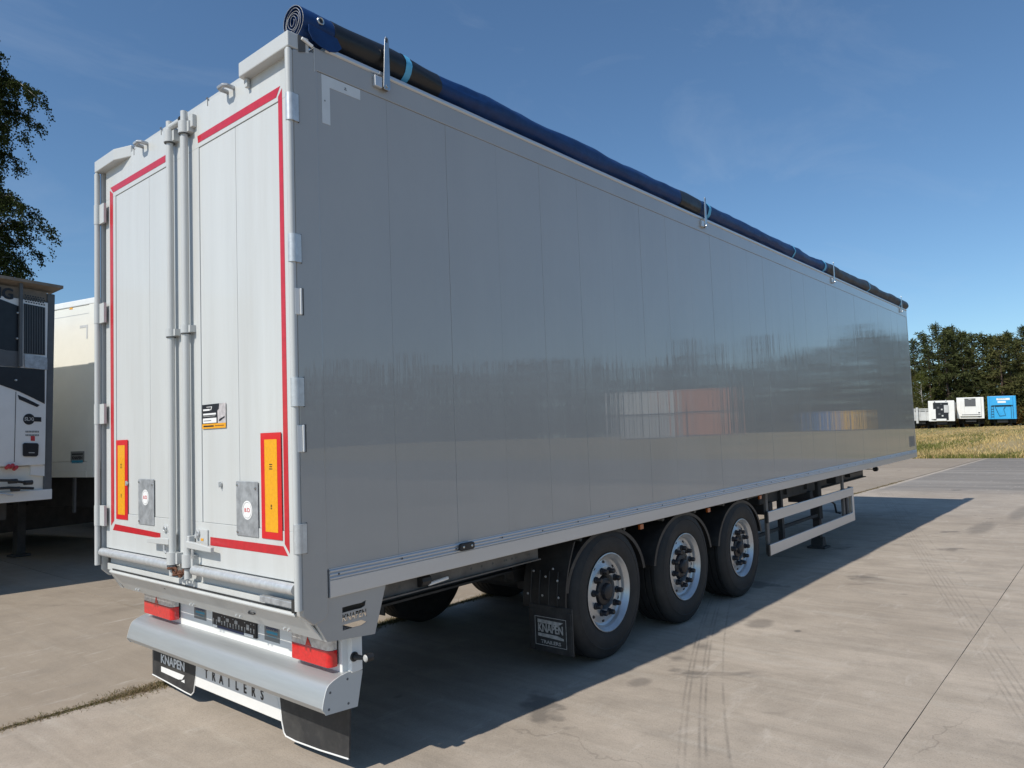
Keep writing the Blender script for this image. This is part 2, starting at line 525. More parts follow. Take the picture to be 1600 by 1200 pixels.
def concrete_mat(name):
    m = bpy.data.materials.new(name)
    m.use_nodes = True
    nt = m.node_tree
    L = nt.links.new
    p = nt.nodes['Principled BSDF']
    geo = _node(nt, 'ShaderNodeNewGeometry')
    sep = _node(nt, 'ShaderNodeSeparateXYZ')
    L(geo.outputs['Position'], sep.inputs[0])

    def noise(scale, detail=6, rough=0.6, st=(1, 1, 1), dist=0.0):
        mp = _node(nt, 'ShaderNodeMapping')
        mp.inputs['Scale'].default_value = st
        L(geo.outputs['Position'], mp.inputs['Vector'])
        n = _node(nt, 'ShaderNodeTexNoise')
        n.inputs['Scale'].default_value = scale
        n.inputs['Detail'].default_value = detail
        n.inputs['Roughness'].default_value = rough
        n.inputs['Distortion'].default_value = dist
        L(mp.outputs['Vector'], n.inputs['Vector'])
        return n.outputs['Fac']

    def rng(v, a, b, c, d, clamp=True):
        n = _node(nt, 'ShaderNodeMapRange')
        n.clamp = clamp
        for k, x in zip(('From Min', 'From Max', 'To Min', 'To Max'), (a, b, c, d)):
            n.inputs[k].default_value = x
        L(v, n.inputs['Value'])
        return n.outputs['Result']

    def mth(op, a, b=None, c=None):
        n = _node(nt, 'ShaderNodeMath', operation=op)
        for i, x in enumerate((a, b, c)):
            if x is None:
                continue
            if isinstance(x, (int, float)):
                n.inputs[i].default_value = x
            else:
                L(x, n.inputs[i])
        return n.outputs[0]

    def mixc(fac, a, b):
        n = _node(nt, 'ShaderNodeMix', data_type='RGBA')
        if isinstance(fac, float):
            n.inputs[0].default_value = fac
        else:
            L(fac, n.inputs[0])
        for i, x in ((6, a), (7, b)):
            if isinstance(x, tuple):
                n.inputs[i].default_value = (*x, 1)
            else:
                L(x, n.inputs[i])
        return n.outputs[2]

    base = mixc(rng(noise(0.35, 8, 0.65), 0.25, 0.72, 0, 1), (0.38, 0.315, 0.25), (0.52, 0.445, 0.365))
    base = mixc(rng(noise(2.2, 8, 0.7, (1.0, 0.6, 1)), 0.4, 0.75, 0, 0.6), base, (0.26, 0.22, 0.175))
    # broom streaks across the slab
    base = mixc(rng(noise(1.0, 6, 0.65, (7.5, 0.55, 1), 0.4), 0.48, 0.8, 0, 0.42), base, (0.22, 0.19, 0.155))
    base = mixc(rng(noise(1.0, 5, 0.6, (6.0, 0.7, 1), 0.2), 0.54, 0.8, 0, 0.5), base, (0.52, 0.475, 0.41))
    # fine speckle
    base = mixc(rng(noise(95, 3, 0.7), 0.53, 0.75, 0, 0.5), base, (0.12, 0.11, 0.095))
    base = mixc(rng(noise(60, 3, 0.7), 0.62, 0.75, 0, 0.6), base, (0.56, 0.52, 0.46))
    # damp-looking oily patches
    spot = rng(noise(0.9, 4, 0.6, (1, 1, 1), 0.5), 0.635, 0.69, 0, 0.6)
    base = mixc(spot, base, (0.10, 0.09, 0.08))
    for (cx, cy, rx, ry, am) in ((2.47, -0.41, 0.11, 0.07, 0.5), (4.46, -0.50, 0.18, 0.11, 0.5), (4.40, -0.86, 0.04, 0.03, 0.7),
                                 (1.0, -1.6, 0.09, 0.05, .35), (1.5, 5.4, 0.5, 0.12, .3), (12.5, -1.2, 0.9, .16, .4), (15.2, -1.5, 1.4, .15, .4)):
        dx = mth('DIVIDE', mth('SUBTRACT', sep.outputs[0], cx), rx)
        dy = mth('DIVIDE', mth('SUBTRACT', sep.outputs[1], cy), ry)
        d = mth('ADD', mth('MULTIPLY', dx, dx), mth('MULTIPLY', dy, dy))
        d = mth('ADD', d, rng(noise(14, 4, 0.6), 0, 1, -0.7, 0.7))
        base = mixc(rng(d, 0.4, 1.5, am, 0), base, (0.11, 0.10, 0.09))
    # tyre tracks: x = a + b*y + c*y^2, thin parallel lines
    brk = rng(noise(3.0, 5, 0.7), 0.4, 0.62, 0.1, 1.0)
    for (a, b, c, offs, w, am) in ((4.585, 2.63, 0.24, (-.16, -.11, 0.0, 0.05, .22), 0.012, 0.40),
                                   (12.6, 3.48, 0.0, (-.3, -.22, -.1, 0.0, 0.1, .4), 0.016, 0.28),
                                   (9.4, -2.1, 0.12, (0, .3), 0.03, 0.2)):
        f = mth('ADD', mth('MULTIPLY', sep.outputs[1], b), a)
        f = mth('ADD', f, mth('MULTIPLY', mth('MULTIPLY', sep.outputs[1], sep.outputs[1]), c))
        dd = mth('SUBTRACT', sep.outputs[0], f)
        for o in offs:
            q = mth('ABSOLUTE', mth('SUBTRACT', dd, o * 1.6))
            k = mth('MULTIPLY', rng(q, w * 0.5, w * 2.6, am, 0), brk)
            base = mixc(k, base, (0.075, 0.07, 0.065))
    # hairline cracks
    vo = _node(nt, 'ShaderNodeTexVoronoi', feature='DISTANCE_TO_EDGE')
    mpv = _node(nt, 'ShaderNodeMapping')
    mpv.inputs['Scale'].default_value = (0.13, 0.19, 0.2)
    wob = _node(nt, 'ShaderNodeTexNoise')
    wob.inputs['Scale'].default_value = 2.2
    wob.inputs['Detail'].default_value = 6
    L(geo.outputs['Position'], wob.inputs['Vector'])
    vm = _node(nt, 'ShaderNodeVectorMath', operation='MULTIPLY_ADD')
    vm.inputs[1].default_value = (0.5, 0.5, 0.0)
    L(wob.outputs['Color'], vm.inputs[0])
    L(geo.outputs['Position'], vm.inputs[2])
    L(vm.outputs['Vector'], mpv.inputs['Vector'])
    L(mpv.outputs['Vector'], vo.inputs['Vector'])
    vo.inputs['Scale'].default_value = 1.0
    crack = mth('MULTIPLY', rng(vo.outputs['Distance'], 0.0003, 0.0011, 0.35, 0), rng(noise(0.5, 2), 0.5, 0.62, 0, 1))
    base = mixc(crack, base, (0.08, 0.07, 0.06))
    # the newer, darker paving of the lane beyond
    sx = mth('ADD', sep.outputs[0], rng(noise(0.5, 4, 0.6, (0.6, 0.3, 1)), 0, 1, -1.6, 1.6))
    lane = mth('MULTIPLY', rng(sx, 19.2, 21.0, 0, 0.82), rng(sep.outputs[1], 2.2, 2.3, 1, 0))
    dark = mixc(rng(noise(0.6, 6, 0.6, (1.3, 0.12, 1)), 0.42, 0.62, 0, 1), (0.165, 0.152, 0.138), (0.25, 0.23, 0.205))
    base = mixc(lane, base, dark)
    # the older slabs left of the weedy joint are browner
    base = mixc(rng(sep.outputs[1], 2.43, 2.45, 0.0, 0.55), base, (0.255, 0.20, 0.14))
    # paler scuffs and drag marks
    base = mixc(rng(noise(2.6, 7, 0.75, (0.5, 2.2, 1), 0.6), 0.57, 0.75, 0, 0.5), base, (0.62, 0.56, 0.49))
    base = mixc(rng(noise(1.3, 9, 0.75, (1, 1, 1), 0.3), 0.5, 0.72, 0, 0.5), base, (0.235, 0.20, 0.165))
    oi = _node(nt, 'ShaderNodeObjectInfo')
    hs = _node(nt, 'ShaderNodeHueSaturation')
    L(rng(oi.outputs['Random'], 0, 1, 0.92, 1.07), hs.inputs['Value'])
    L(base, hs.inputs['Color'])
    L(hs.outputs['Color'], p.inputs['Base Color'])
    p.inputs['Specular IOR Level'].default_value = 0.3
    L(rng(noise(4, 4), 0.3, 0.7, 0.72, 0.9), p.inputs['Roughness'])
    bu = _node(nt, 'ShaderNodeBump')
    bu.inputs['Distance'].default_value = 0.004
    bu.inputs['Strength'].default_value = 0.8
    L(mth('ADD', mth('MULTIPLY', noise(40, 5, 0.7), 0.7), mth('SUBTRACT', noise(6, 5, 0.6), mth('MULTIPLY', crack, 0.6))), bu.inputs['Height'])
    L(bu.outputs['Normal'], p.inputs['Normal'])
    return m


M['concrete'] = concrete_mat('weathered_concrete')
M['earth'] = mat('dry_earth', (0.17, 0.135, 0.085), 0.95, var=0.3, scale=0.5, dirt=(0.10, 0.11, 0.04), dirt_amt=0.8, dscale=0.15, bump=0.02, bscale=8)
M['field'] = mat('dry_meadow', (0.33, 0.25, 0.12), 0.95, var=0.3, scale=0.6, dirt=(0.15, 0.16, 0.05), dirt_amt=0.9, dscale=0.12, bump=0.03, bscale=5)

# ground sheet to the horizon
g = MB()
g.add([(-700, -700, -0.10), (700, -700, -0.10), (700, 700, -0.10), (-700, 700, -0.10)], [(0, 1, 2, 3)])
tag(g.build('ground', M['earth']), kind='structure')

# concrete yard: a bed with slabs laid on it, open joints between
yard = MB().box(-40, FIELD_X + 0.05, -62, 34, -0.09, -0.009).build('concrete_yard', M['joint'])
tag(yard, kind='structure')
rs = random.Random(4)
rows = [(-2.09, 2.44)]
for k in range(1, 6):
    rows.append((2.44 + 4.53 * (k - 1), 2.44 + 4.53 * k))
for k in range(1, 10):
    rows.append((-2.09 - 4.53 * k, -2.09 - 4.53 * (k - 1)))
for ri, (ya, yb) in enumerate(rows):
    if ri == 0:
        xs = [-40, -28, -16, -4.3, 8.1, 20.5, 32.0, FIELD_X]
    elif ya > 2:
        off = 1.40 if ri == 1 else 1.62
        xs = [-40] + [off + 6.1 * k for k in range(-6, 7)] + [FIELD_X]
    else:
        xs = [-40] + [-1.9 + 12.4 * k + (ri % 2) * 1.5 for k in range(-3, 4)] + [FIELD_X]
    xs = sorted(xs)
    for xa, xb in zip(xs[:-1], xs[1:]):
        if xb - xa < 0.5:
            continue
        gp = 0.004
        gy0 = 0.03 if abs(ya - 2.44) < .01 else 0.0022
        gy1 = 0.03 if abs(yb - 2.44) < .01 else 0.0022
        dz = rs.uniform(-0.0025, 0.0)
        x0, x1, y0, y1 = xa + gp, xb - gp, ya + gy0, yb - gy1
        # slightly ragged long edges
        n = 40
        pts = [(x0 + (x1 - x0) * i / n, y0 + rs.uniform(-.0014, .0014)) for i in range(n + 1)]
        pts += [(x1 - (x1 - x0) * i / n, y1 + rs.uniform(-.0014, .0014)) for i in range(n + 1)]
        MB().prism(pts, 'z', -0.03, dz).build('concrete_slab', M['concrete'], yard)

# meadow rising to the far trailers
fx = [FIELD_X + 0.0 + (i / 60) ** 1.4 * 110 for i in range(61)]
fy = [-150 + 4 * i for i in range(66)]
g = MB()
vs = [(x, y, field_h(x, y) - 0.012) for x in fx for y in fy]
nfy = len(fy)
g.add(vs, [(i * nfy + j, (i + 1) * nfy + j, (i + 1) * nfy + j + 1, i * nfy + j + 1) for i in range(60) for j in range(nfy - 1)])
tag(g.build('meadow', M['field'], smooth=True), kind='structure')


def blade_mesh(name, spots, mats, seed=1):
    """many thin bent blades in one mesh; spots: (x, y, z, height, width, lean, material index)"""
    rr = random.Random(seed)
    vs, fs, mi = [], [], []
    for (x, y, z, h, w, lean, k) in spots:
        a = rr.uniform(0, 6.283)
        b = rr.uniform(0, 6.283)
        dx, dy = math.cos(a) * w, math.sin(a) * w
        lx, ly = math.cos(b) * lean, math.sin(b) * lean
        o = len(vs)
        vs += [(x - dx, y - dy, z), (x + dx, y + dy, z), (x + dx * .7 + lx * .35, y + dy * .7 + ly * .35, z + h * .6),
               (x - dx * .7 + lx * .35, y - dy * .7 + ly * .35, z + h * .6), (x + lx, y + ly, z + h)]
        fs += [(o, o + 1, o + 2, o + 3), (o + 3, o + 2, o + 4)]
        mi += [k, k]
    me = bpy.data.meshes.new(name)
    me.from_pydata(vs, [], fs)
    for m in mats:
        me.materials.append(m)
    me.polygons.foreach_set('material_index', mi)
    me.update()
    o = bpy.data.objects.new(name, me)
    col.objects.link(o)
    return o


def leaf_mat(name, color, var=0.35, scale=1.5, trans=0.35):
    m = bpy.data.materials.new(name)
    m.use_nodes = True
    nt = m.node_tree
    L = nt.links.new
    for n in list(nt.nodes):
        nt.nodes.remove(n)
    out = _node(nt, 'ShaderNodeOutputMaterial')
    geo = _node(nt, 'ShaderNodeNewGeometry')
    nz = _node(nt, 'ShaderNodeTexNoise')
    nz.inputs['Scale'].default_value = scale
    nz.inputs['Detail'].default_value = 5
    L(geo.outputs['Position'], nz.inputs['Vector'])
    ad = _node(nt, 'ShaderNodeMath', operation='ADD')
    L(nz.outputs['Fac'], ad.inputs[0])
    L(geo.outputs['Random Per Island'], ad.inputs[1])
    rg = _node(nt, 'ShaderNodeMapRange')
    rg.inputs['From Min'].default_value = 0.3
    rg.inputs['From Max'].default_value = 1.7
    rg.inputs['To Min'].default_value = 1 - var
    rg.inputs['To Max'].default_value = 1 + var
    L(ad.outputs[0], rg.inputs['Value'])
    sc_ = _node(nt, 'ShaderNodeVectorMath', operation='SCALE')
    sc_.inputs[0].default_value = color
    L(rg.outputs['Result'], sc_.inputs['Scale'])
    d = _node(nt, 'ShaderNodeBsdfDiffuse')
    t = _node(nt, 'ShaderNodeBsdfTranslucent')
    L(sc_.outputs['Vector'], d.inputs['Color'])
    L(sc_.outputs['Vector'], t.inputs['Color'])
    mx = _node(nt, 'ShaderNodeMixShader')
    mx.inputs[0].default_value = trans
    L(d.outputs[0], mx.inputs[1])
    L(t.outputs[0], mx.inputs[2])
    L(mx.outputs[0], out.inputs['Surface'])
    return m


M['straw'] = leaf_mat('dry_grass_blade', (0.60, 0.45, 0.21), 0.4, 0.4)
M['green'] = leaf_mat('green_grass_blade', (0.20, 0.205, 0.06), 0.4, 0.4)
M['weed'] = leaf_mat('weed_blade', (0.13, 0.125, 0.045), 0.5, 6)
M['deadweed'] = leaf_mat('dead_weed_stalk', (0.30, 0.225, 0.135), 0.5, 6)

rg_ = random.Random(11)
spots = []
for i in range(60000):
    t = rg_.random() ** 1.35
    x = FIELD_X + 0.05 + t * 47
    # fan seen past the trailer's nose, with a margin to either side
    y = (x + 2.1) * (rg_.uniform(-0.06, 0.24) if i < 52000 else rg_.uniform(.24, .42)) - 3.2
    nn = mnoise.noise(Vector((x * 0.10, y * 0.22, 0))) + 0.5 * mnoise.noise(Vector((x * 0.35, y * 0.5, 7)))
    if nn > 0.55 and rg_.random() < .7:
        continue
    bare = math.hypot((x - 52) / 7, (y - 2.2) / 2.4)
    if bare < 1 and rg_.random() < 0.8:
        continue
    k = 0 if nn + rg_.gauss(0, 0.3) > -0.12 else 1
    h = rg_.uniform(0.10, 0.30) * (1.2 if k == 0 else 0.9) * (1 - .7 * min(1, (x - FIELD_X) / 40))
    spots.append((x, y, field_h(x, y) - 0.02, h, rg_.uniform(0.012, 0.03), h * rg_.uniform(0.2, 0.8), k))
tag(blade_mesh('meadow_grass', spots, (M['straw'], M['green']), 5),
    'dry yellow and green grass of the meadow below the far trailers', 'grass', kind='stuff')

spots = []
for i in range(60000):
    x = rg_.uniform(-2.2, 8) if i < 44000 else rg_.uniform(8, 24)
    cl = mnoise.noise(Vector((x * 1.3, 0, 0))) + 0.6 * mnoise.noise(Vector((x * 4.1, 5, 0)))
    if x > 24:
        continue
    wd_ = 0.026 + 0.026 * max(0, cl + 0.35) + (0.012 if x < .6 else 0)
    if rg_.random() > 0.62 + cl * 0.7:
        continue
    y = 2.44 + rg_.gauss(0, 1) * wd_
    k = 0 if rg_.random() < 0.45 + 0.35 * mnoise.noise(Vector((x * 2.2, 9, 1))) else 1
    h = rg_.uniform(0.004, 0.022) * (1.0 + 0.9 * max(0, cl))
    if rg_.random() < 0.004:
        h *= 3.5
    spots.append((x, y, -0.004, h, rg_.uniform(0.001, 0.0035), rg_.uniform(0.004, 0.05), k))
tag(blade_mesh('joint_weeds', spots, (M['weed'], M['deadweed']), 6),
    'strip of dry weeds and straw growing in the concrete joint', 'weeds', kind='stuff')


# ================================================================== THE GREY WALKING-FLOOR TRAILER
TR = empty('semi_trailer')
TR.matrix_world = BODY_M
tag(TR, 'long light grey semi trailer with red taped rear doors filling the picture', 'trailer')
W, LEN = 2.55, 14.0
XD = 0.027                         # plane of the rear doors
Z_PAN0, Z_PAN1, Z_TOP = 1.166, 3.80, 3.956


def gz(x):                         # height of the yard in the trailer's frame
    return -0.013 * (x - 4.15)


def drect(pts, x):
    q = [bp(u, v, 'x', x) for u, v in pts]
    ys = sorted(p.y for p in q)
    zs = sorted(p.z for p in q)
    h = len(q) // 2
    return sum(ys[:h]) / h, sum(ys[h:]) / h, sum(zs[:h]) / h, sum(zs[h:]) / h


def dpoly(pts, x):
    return [(p.y, p.z) for p in (bp(u, v, 'x', x) for u, v in pts)]


def spoly(pts, y):
    return [(p.x, p.z) for p in (bp(u, v, 'y', y) for u, v in pts)]


# --- right side wall: upright planks on a backing sheet
MB().box(0.15, LEN - 0.03, 0.0215, 0.05, 1.10, 3.82).build('wall_core', M['seam'], TR)
pw_ = 0.481
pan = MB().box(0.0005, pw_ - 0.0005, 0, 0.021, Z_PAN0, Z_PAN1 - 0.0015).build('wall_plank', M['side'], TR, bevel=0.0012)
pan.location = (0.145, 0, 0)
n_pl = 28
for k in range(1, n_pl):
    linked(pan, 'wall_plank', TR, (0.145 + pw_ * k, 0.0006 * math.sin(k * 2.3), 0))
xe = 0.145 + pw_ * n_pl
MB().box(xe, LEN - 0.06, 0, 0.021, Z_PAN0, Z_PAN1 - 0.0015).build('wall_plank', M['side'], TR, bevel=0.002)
# upper wall band and top rail
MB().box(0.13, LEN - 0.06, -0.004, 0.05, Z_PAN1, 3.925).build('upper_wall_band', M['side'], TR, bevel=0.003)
tr_ = MB().prism([(-0.004, 3.925), (-0.014, 3.932), (-0.014, 3.95), (-0.006, Z_TOP), (0.06, Z_TOP), (0.06, 3.925)], 'x', 0.20, LEN - 0.02)
tr_.build('top_rail', M['rail'], TR, bevel=0.003)
# bottom rail: plain skirt below, three ribs above
br = MB()
prof = [(0.05, 1.02), (-0.008, 1.02), (-0.010, 1.024), (-0.010, 1.106), (-0.004, 1.109)]
for k in range(3):
    z = 1.110 + k * 0.0185
    prof += [(-0.004, z), (-0.0115, z + 0.004), (-0.0125, z + 0.009), (-0.0095, z + 0.014), (-0.004, z + 0.0165)]
prof += [(-0.004, Z_PAN0 + 0.001), (0.05, Z_PAN0 + 0.001)]
br.prism(prof, 'x', 0.157, LEN - 0.03)
br.build('bottom_rail', M['rail'], TR, smooth=True, ang=25)
# rivets along the rib band
rv = MB().lathe([(0.0001, -0.003), (0.005, -0.0025), (0.006, 0)], (0, 0, 0), 'y', 8).build('rivet', M['seam'], TR, smooth=True)
rv.location = (0.21, -0.0125, 1.135)
for k in range(1, 32):
    linked(rv, 'rivet', TR, (0.21 + k * 0.43, -0.0125, 1.135 + 0.010 * (k % 2)))
# front corner, front wall, left wall, floor
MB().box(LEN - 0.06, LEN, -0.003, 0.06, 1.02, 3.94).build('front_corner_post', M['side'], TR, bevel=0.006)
MB().box(LEN - 0.04, LEN - 0.005, 0.06, W - 0.06, 1.05, 3.93).build('front_wall', M['frame'], TR)
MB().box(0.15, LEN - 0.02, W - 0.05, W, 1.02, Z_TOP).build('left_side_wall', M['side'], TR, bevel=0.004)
MB().box(0.12, LEN - 0.05, 0.052, W - 0.052, 1.04, 1.12).build('load_floor', M['chassis'], TR)
# front sticker + small side lamp, white corner marking
lab = MB().box(13.42, 13.88, -0.0018, -0.0004, 1.24, 1.44).build('front_data_sticker', M['grey_label'], TR)
mk = MB()
mk.prism(
         [(1.09, 1.124), (1.10, 1.116), (1.205, 1.116), (1.217, 1.126), (1.217, 1.152), (1.205, 1.163), (1.10, 1.163), (1.09, 1.153)], 'y', -0.034, -0.012)
sm_ = mk.build('side_marker_lamp', M['black'], TR, bevel=0.006)
for xx in (1.118, 1.19):
    MB().lathe([(0.0001, -0.004), (0.007, -0.002), (0.008, 0.0)], (xx, -0.034, 1.140), 'y', 10).build('screw', M['stainless'], sm_)
q0, q1, q2, q3 = (bp(u, v, 'y', -0.001) for u, v in ((502, 117), (562, 153), (516, 193), (503, 193)))
cm = MB().prism([(q0.x, 3.795), (0.435, 3.795), (0.435, 3.735), (0.228, 3.735), (0.228, 3.525), (q0.x, 3.525)], 'y', -0.0018, -0.0003)
cm = cm.build('white_corner_marking', M['white_tape'], TR)
MB().box(.325, .34, -0.0026, -0.0019, 3.757, 3.762).box(.328, .337, -0.0026, -0.0019, 3.766, 3.772).build('print', M['dgrey'], cm)
MB().box(.192, .198, -0.0026, -0.0019, 3.648, 3.656).build('print', M['dgrey'], cm)

# --- rear corner posts
post = [(0.004, 3.868), (0.15, 3.90), (0.15, 0.945), (0.128, 0.918), (0.062, 0.902), (0.0, 0.955), (0.0, 3.86)]
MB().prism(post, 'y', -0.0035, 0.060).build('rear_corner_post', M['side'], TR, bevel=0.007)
MB().prism([(0.01, 3.87), (0.148, 3.90), (0.148, 0.945), (0.12, 0.90), (0.06, 0.905), (0.01, 0.955)], 'y', W - 0.026, W + 0.003).build(
    'rear_corner_post', M['frame'], TR, bevel=0.006)
# thin seam plate above (where the tarp hook sits)
MB().box(0.128, 0.132, -0.006, -0.0034, 3.79, 3.925).build('seam_strip', M['frame'], TR)

# --- hinge tubes, hinges
for s, yy in ((0, 0.012), (1, W - 0.012)):
    MB().tube([(-0.016, yy, 0.99), (-0.016, yy, 3.858)], 0.019, 14).build('hinge_tube', M['frame'], TR, smooth=True)
    MB().tube([(-0.016, yy, 3.856), (-0.016, yy, 3.868)], 0.014, 12).build('hinge_tube_top', M['frame'], TR, smooth=True)
for zc in (3.551, 2.811, 2.074, 1.343):
    h = MB().tube([(-0.013, 0.008, zc - 0.072), (-0.013, 0.008, zc + 0.072)], 0.0245, 16)
    h.box(-0.012, 0.024, -0.013, -0.004, zc - 0.072, zc + 0.072)
    ho = h.build('door_hinge', M['galv'], TR, smooth=True)
    MB().box(0.024, 0.0275, -0.0105, -0.004, zc - 0.076, zc + 0.076).build('hinge_edge', M['seam'], ho)
    h = MB().tube([(-0.015, W - 0.012, zc - 0.072), (-0.015, W - 0.012, zc + 0.072)], 0.0225, 14)
    h.box(-0.010, 0.008, W - 0.115, W - 0.012, zc - 0.072, zc + 0.072)
    h.build('door_hinge', M['frame'], TR, smooth=True)
for zc in (2.537, 1.840):
    b = MB().box(-0.018, 0.012, -0.0075, 0.03, zc - 0.068, zc + 0.068)
    b.box(0.012, 0.024, -0.013, 0.0, zc - 0.068, zc + 0.068)
    bo = b.build('door_lock_socket', M['white'], TR, bevel=0.003)
    MB().box(0.0245, 0.036, -0.0062, -0.0036, zc - 0.07, zc + 0.07).build('socket_slot', M['seam'], bo)

# --- rear doors
ZD0, ZD1 = 1.112, 3.905
doors = []
for s in (0, 1):
    y0, y1 = (0.064, 1.268) if s == 0 else (1.282, 2.490)
    d = MB()
    fr = 0.155
    d.box(XD, XD + 0.045, y0, y1, 3.655, ZD1)
    d.box(XD, XD + 0.045, y0, y1, ZD0, 1.365)
    oy0, oy1 = (y0, y0 + 0.10) if s == 0 else (y1 - 0.17, y1)
    iy0, iy1 = (y1 - 0.20, y1) if s == 0 else (y0, y0 + 0.16)
    d.box(XD, XD + 0.045, oy0, oy1, 1.365, 3.655)
    d.box(XD, XD + 0.045, iy0, iy1, 1.365, 3.655)
    do = d.build('rear_door', M['door'], TR, bevel=0.002)
    pa, pb = (oy1, iy0) if s == 0 else (iy1, oy0)
    cuts = [pa, 0.640, pb] if s == 0 else [pa, 1.775, pb]
    for a, b in zip(cuts[:-1], cuts[1:]):
        MB().box(XD + 0.005, XD + 0.04, a + 0.0015, b - 0.0015, 1.3665, 3.6535).build('door_plank', M['door'], do, bevel=0.002)
    MB().box(XD + 0.035, XD + 0.043, pa - 0.02, pb + 0.02, 1.36, 3.66).build('door_core', M['seam'], do)
    doors.append(do)
DR, DL = doors
MB().box(XD + 0.025, XD + 0.036, W - 0.059, W - 0.0265, 1.0, 3.865).build('door_edge_shade_strip', M['black'], TR)  # black strip stands in for shade in the gap beside the door
MB().box(XD + 0.05, XD + 0.06, 0.06, W - 0.06, 1.10, 3.90).build('door_seal', M['black'], TR)


def tape(pts, door, name='red_tape', m='red_tape', t=0.0016, x=XD):
    return MB().prism(dpoly(pts, x), 'x', x - t, x - 0.0003).build(name, M[m], door)


tape([(308.7, 213.1), (437.8, 134.4), (431.6, 152.2), (309.7, 223.6)], DR)
tape([(434.7, 151.5), (440.6, 138), (453, 865), (445.3, 850)], DR)
tape([(329, 839), (443, 853.6), (450.4, 869), (329, 852)], DR)
tape([(172.8, 293.7), (258.7, 242.2), (258.7, 253), (176.9, 300.9)], DL)
tape([(172.0, 298), (176.6, 302.5), (178.7, 813), (174, 821)], DL)
tape([(180, 818.7), (250.8, 833), (250.8, 841), (176.7, 828)], DL)
for door, o, i, txt in ((DR, [(408.5, 677), (440, 675), (409.6, 841), (441.6, 844)], [(414.5, 687), (434, 686), (416, 830.5), (435.4, 832)], 1),
                        (DL, [(181.6, 688), (200, 687), (183, 809), (200, 814)], [(184.9, 696), (196.3, 695.6), (185.6, 803), (195.8, 805)], 1)):
    a = drect(o, XD)
    bd = MB().box(XD - 0.004, XD - 0.0005, *a).build('marker_board', M['red_board'], door)
    b = drect(i, XD)
    MB().box(XD - 0.0052, XD - 0.0041, *b).build('yellow_field', M['yellow'], bd)
    yc = (b[0] + b[1]) / 2
    pr_ = MB()
    for dz, w in ((0.0, .03), (0.012, .024), (0.024, .03)):
        pr_.box(XD - 0.0058, XD - 0.0053, yc - w / 2, yc + w / 2, b[3] - 0.135 - dz, b[3] - 0.130 - dz)
    pr_.build('print', M['ink'], bd)
    pr_ = MB()
    for dz in (0.0, 0.01, 0.018):
        pr_.box(XD - 0.0058, XD - 0.0053, yc - .006, yc + .006, b[2] + 0.12 + dz, b[2] + 0.126 + dz)
    pr_.build('print', M['ink'], bd)
for door, c, pt in ((DR, (388, 797), [(370.4, 752), (404.4, 752.4), (404, 839.6), (371, 836)]), (DL, (228.5, 777), [(217, 748), (241.7, 749), (241.3, 820.8), (218, 818.7)])):
    a = drect(pt, XD)
    zp = MB().box(XD - 0.006, XD - 0.001, *a).build('zinc_flap_plate', M['plate'], door, bevel=0.002)
    c = bp(*c, 'x', XD)
    MB().lathe([(0.0001, 0), (0.052, 0)], (XD - 0.0066, c.y, c.z), 'x', 28).build('round_sticker', M['wprint'], zp)
    MB().torus((XD - 0.0068, c.y, c.z), 0.043, 0.0012, 'x', 28, 4).build('sticker_ring', M['grey_label'], zp)
    rp = MB()
    for k, (yo, zo, w, h) in enumerate(((.024, 0, .006, .022), (.014, .004, .005, .012), (.012, -.006, .012, .005), (-.004, .002, .004, .022), (-.014, .009, .016, .004), (-.014, -.008, .016, .004), (-.024, 0, .005, .014))):
        rp.box(XD - 0.0076, XD - 0.0068, c.y + yo - w / 2, c.y + yo + w / 2, c.z + zo - h / 2, c.z + zo + h / 2)
    rp.build('red_print', M['redprint'], zp)
    for yy, zz in ((a[1] - .015, a[3] - .02), (a[0] + .02, a[3] - .035), (a[1] - .015, a[2] + .02)):
        MB().lathe([(0.0001, -0.006), (0.007, -0.005), (0.008, 0)], (XD - 0.006, yy, zz), 'x', 8).build('plate_bolt', M['stainless'], zp, smooth=True)
# advertising sticker on the right leaf
a = drect([(316, 632), (353, 630), (316.5, 671), (353, 667.5)], XD)
sy0, sy1, sz0, sz1 = a
xs_ = XD - 0.0005
st = MB().box(xs_ - 0.0008, xs_, sy0, sy1, sz0, sz1).build('advert_sticker', M['photo_print'], DR)


def srel(y, z):                     # 0..1 from left, 0..1 from the bottom
    return (sy1 - (sy1 - sy0) * y, sz0 + (sz1 - sz0) * z)


def spanel(pts, m, name, lift):
    MB().prism([srel(*p) for p in pts], 'x', xs_ - 0.0008 - lift, xs_ - 0.0008 - lift + 0.0003).build(name, M[m], st)


spanel([(0, .2), (0, 1), (.74, 1), (.72, .78), (.66, .72), (.67, .2)], 'ink', 'black_field', .0005)
spanel([(0, 0), (0, .2), (1, .2), (1, 0)], 'yellow', 'yellow_band', .0005)
spanel([(.04, .23), (.04, .43), (.62, .43), (.62, .23)], 'wprint', 'white_field', .001)
spanel([(.05, .56), (.05, .63), (.6, .63), (.6, .56)], 'wprint', 'white_print_line', .001)
spanel([(.05, .50), (.05, .52), (.58, .52), (.58, .50)], 'dwprint', 'white_print_line', .001)
spanel([(.05, .74), (.05, .81), (.33, .81), (.33, .74)], 'wprint', 'white_print_line', .001)
spanel([(.2, .88), (.2, .9), (.44, .9), (.4, .76), (.33, .76), (.33, .785), (.38, .785), (.41, .88)], 'wprint', 'white_print_line', .001)
spanel([(.08, .31), (.08, .345), (.4, .345), (.4, .31)], 'grey_label', 'grey_print_line', .0015)
spanel([(.06, .07), (.06, .13), (.5, .13), (.5, .07)], 'ink', 'black_print_line', .001)
spanel([(.55, .09), (.55, .12), (.93, .12), (.93, .09)], 'rust', 'small_print_line', .001)
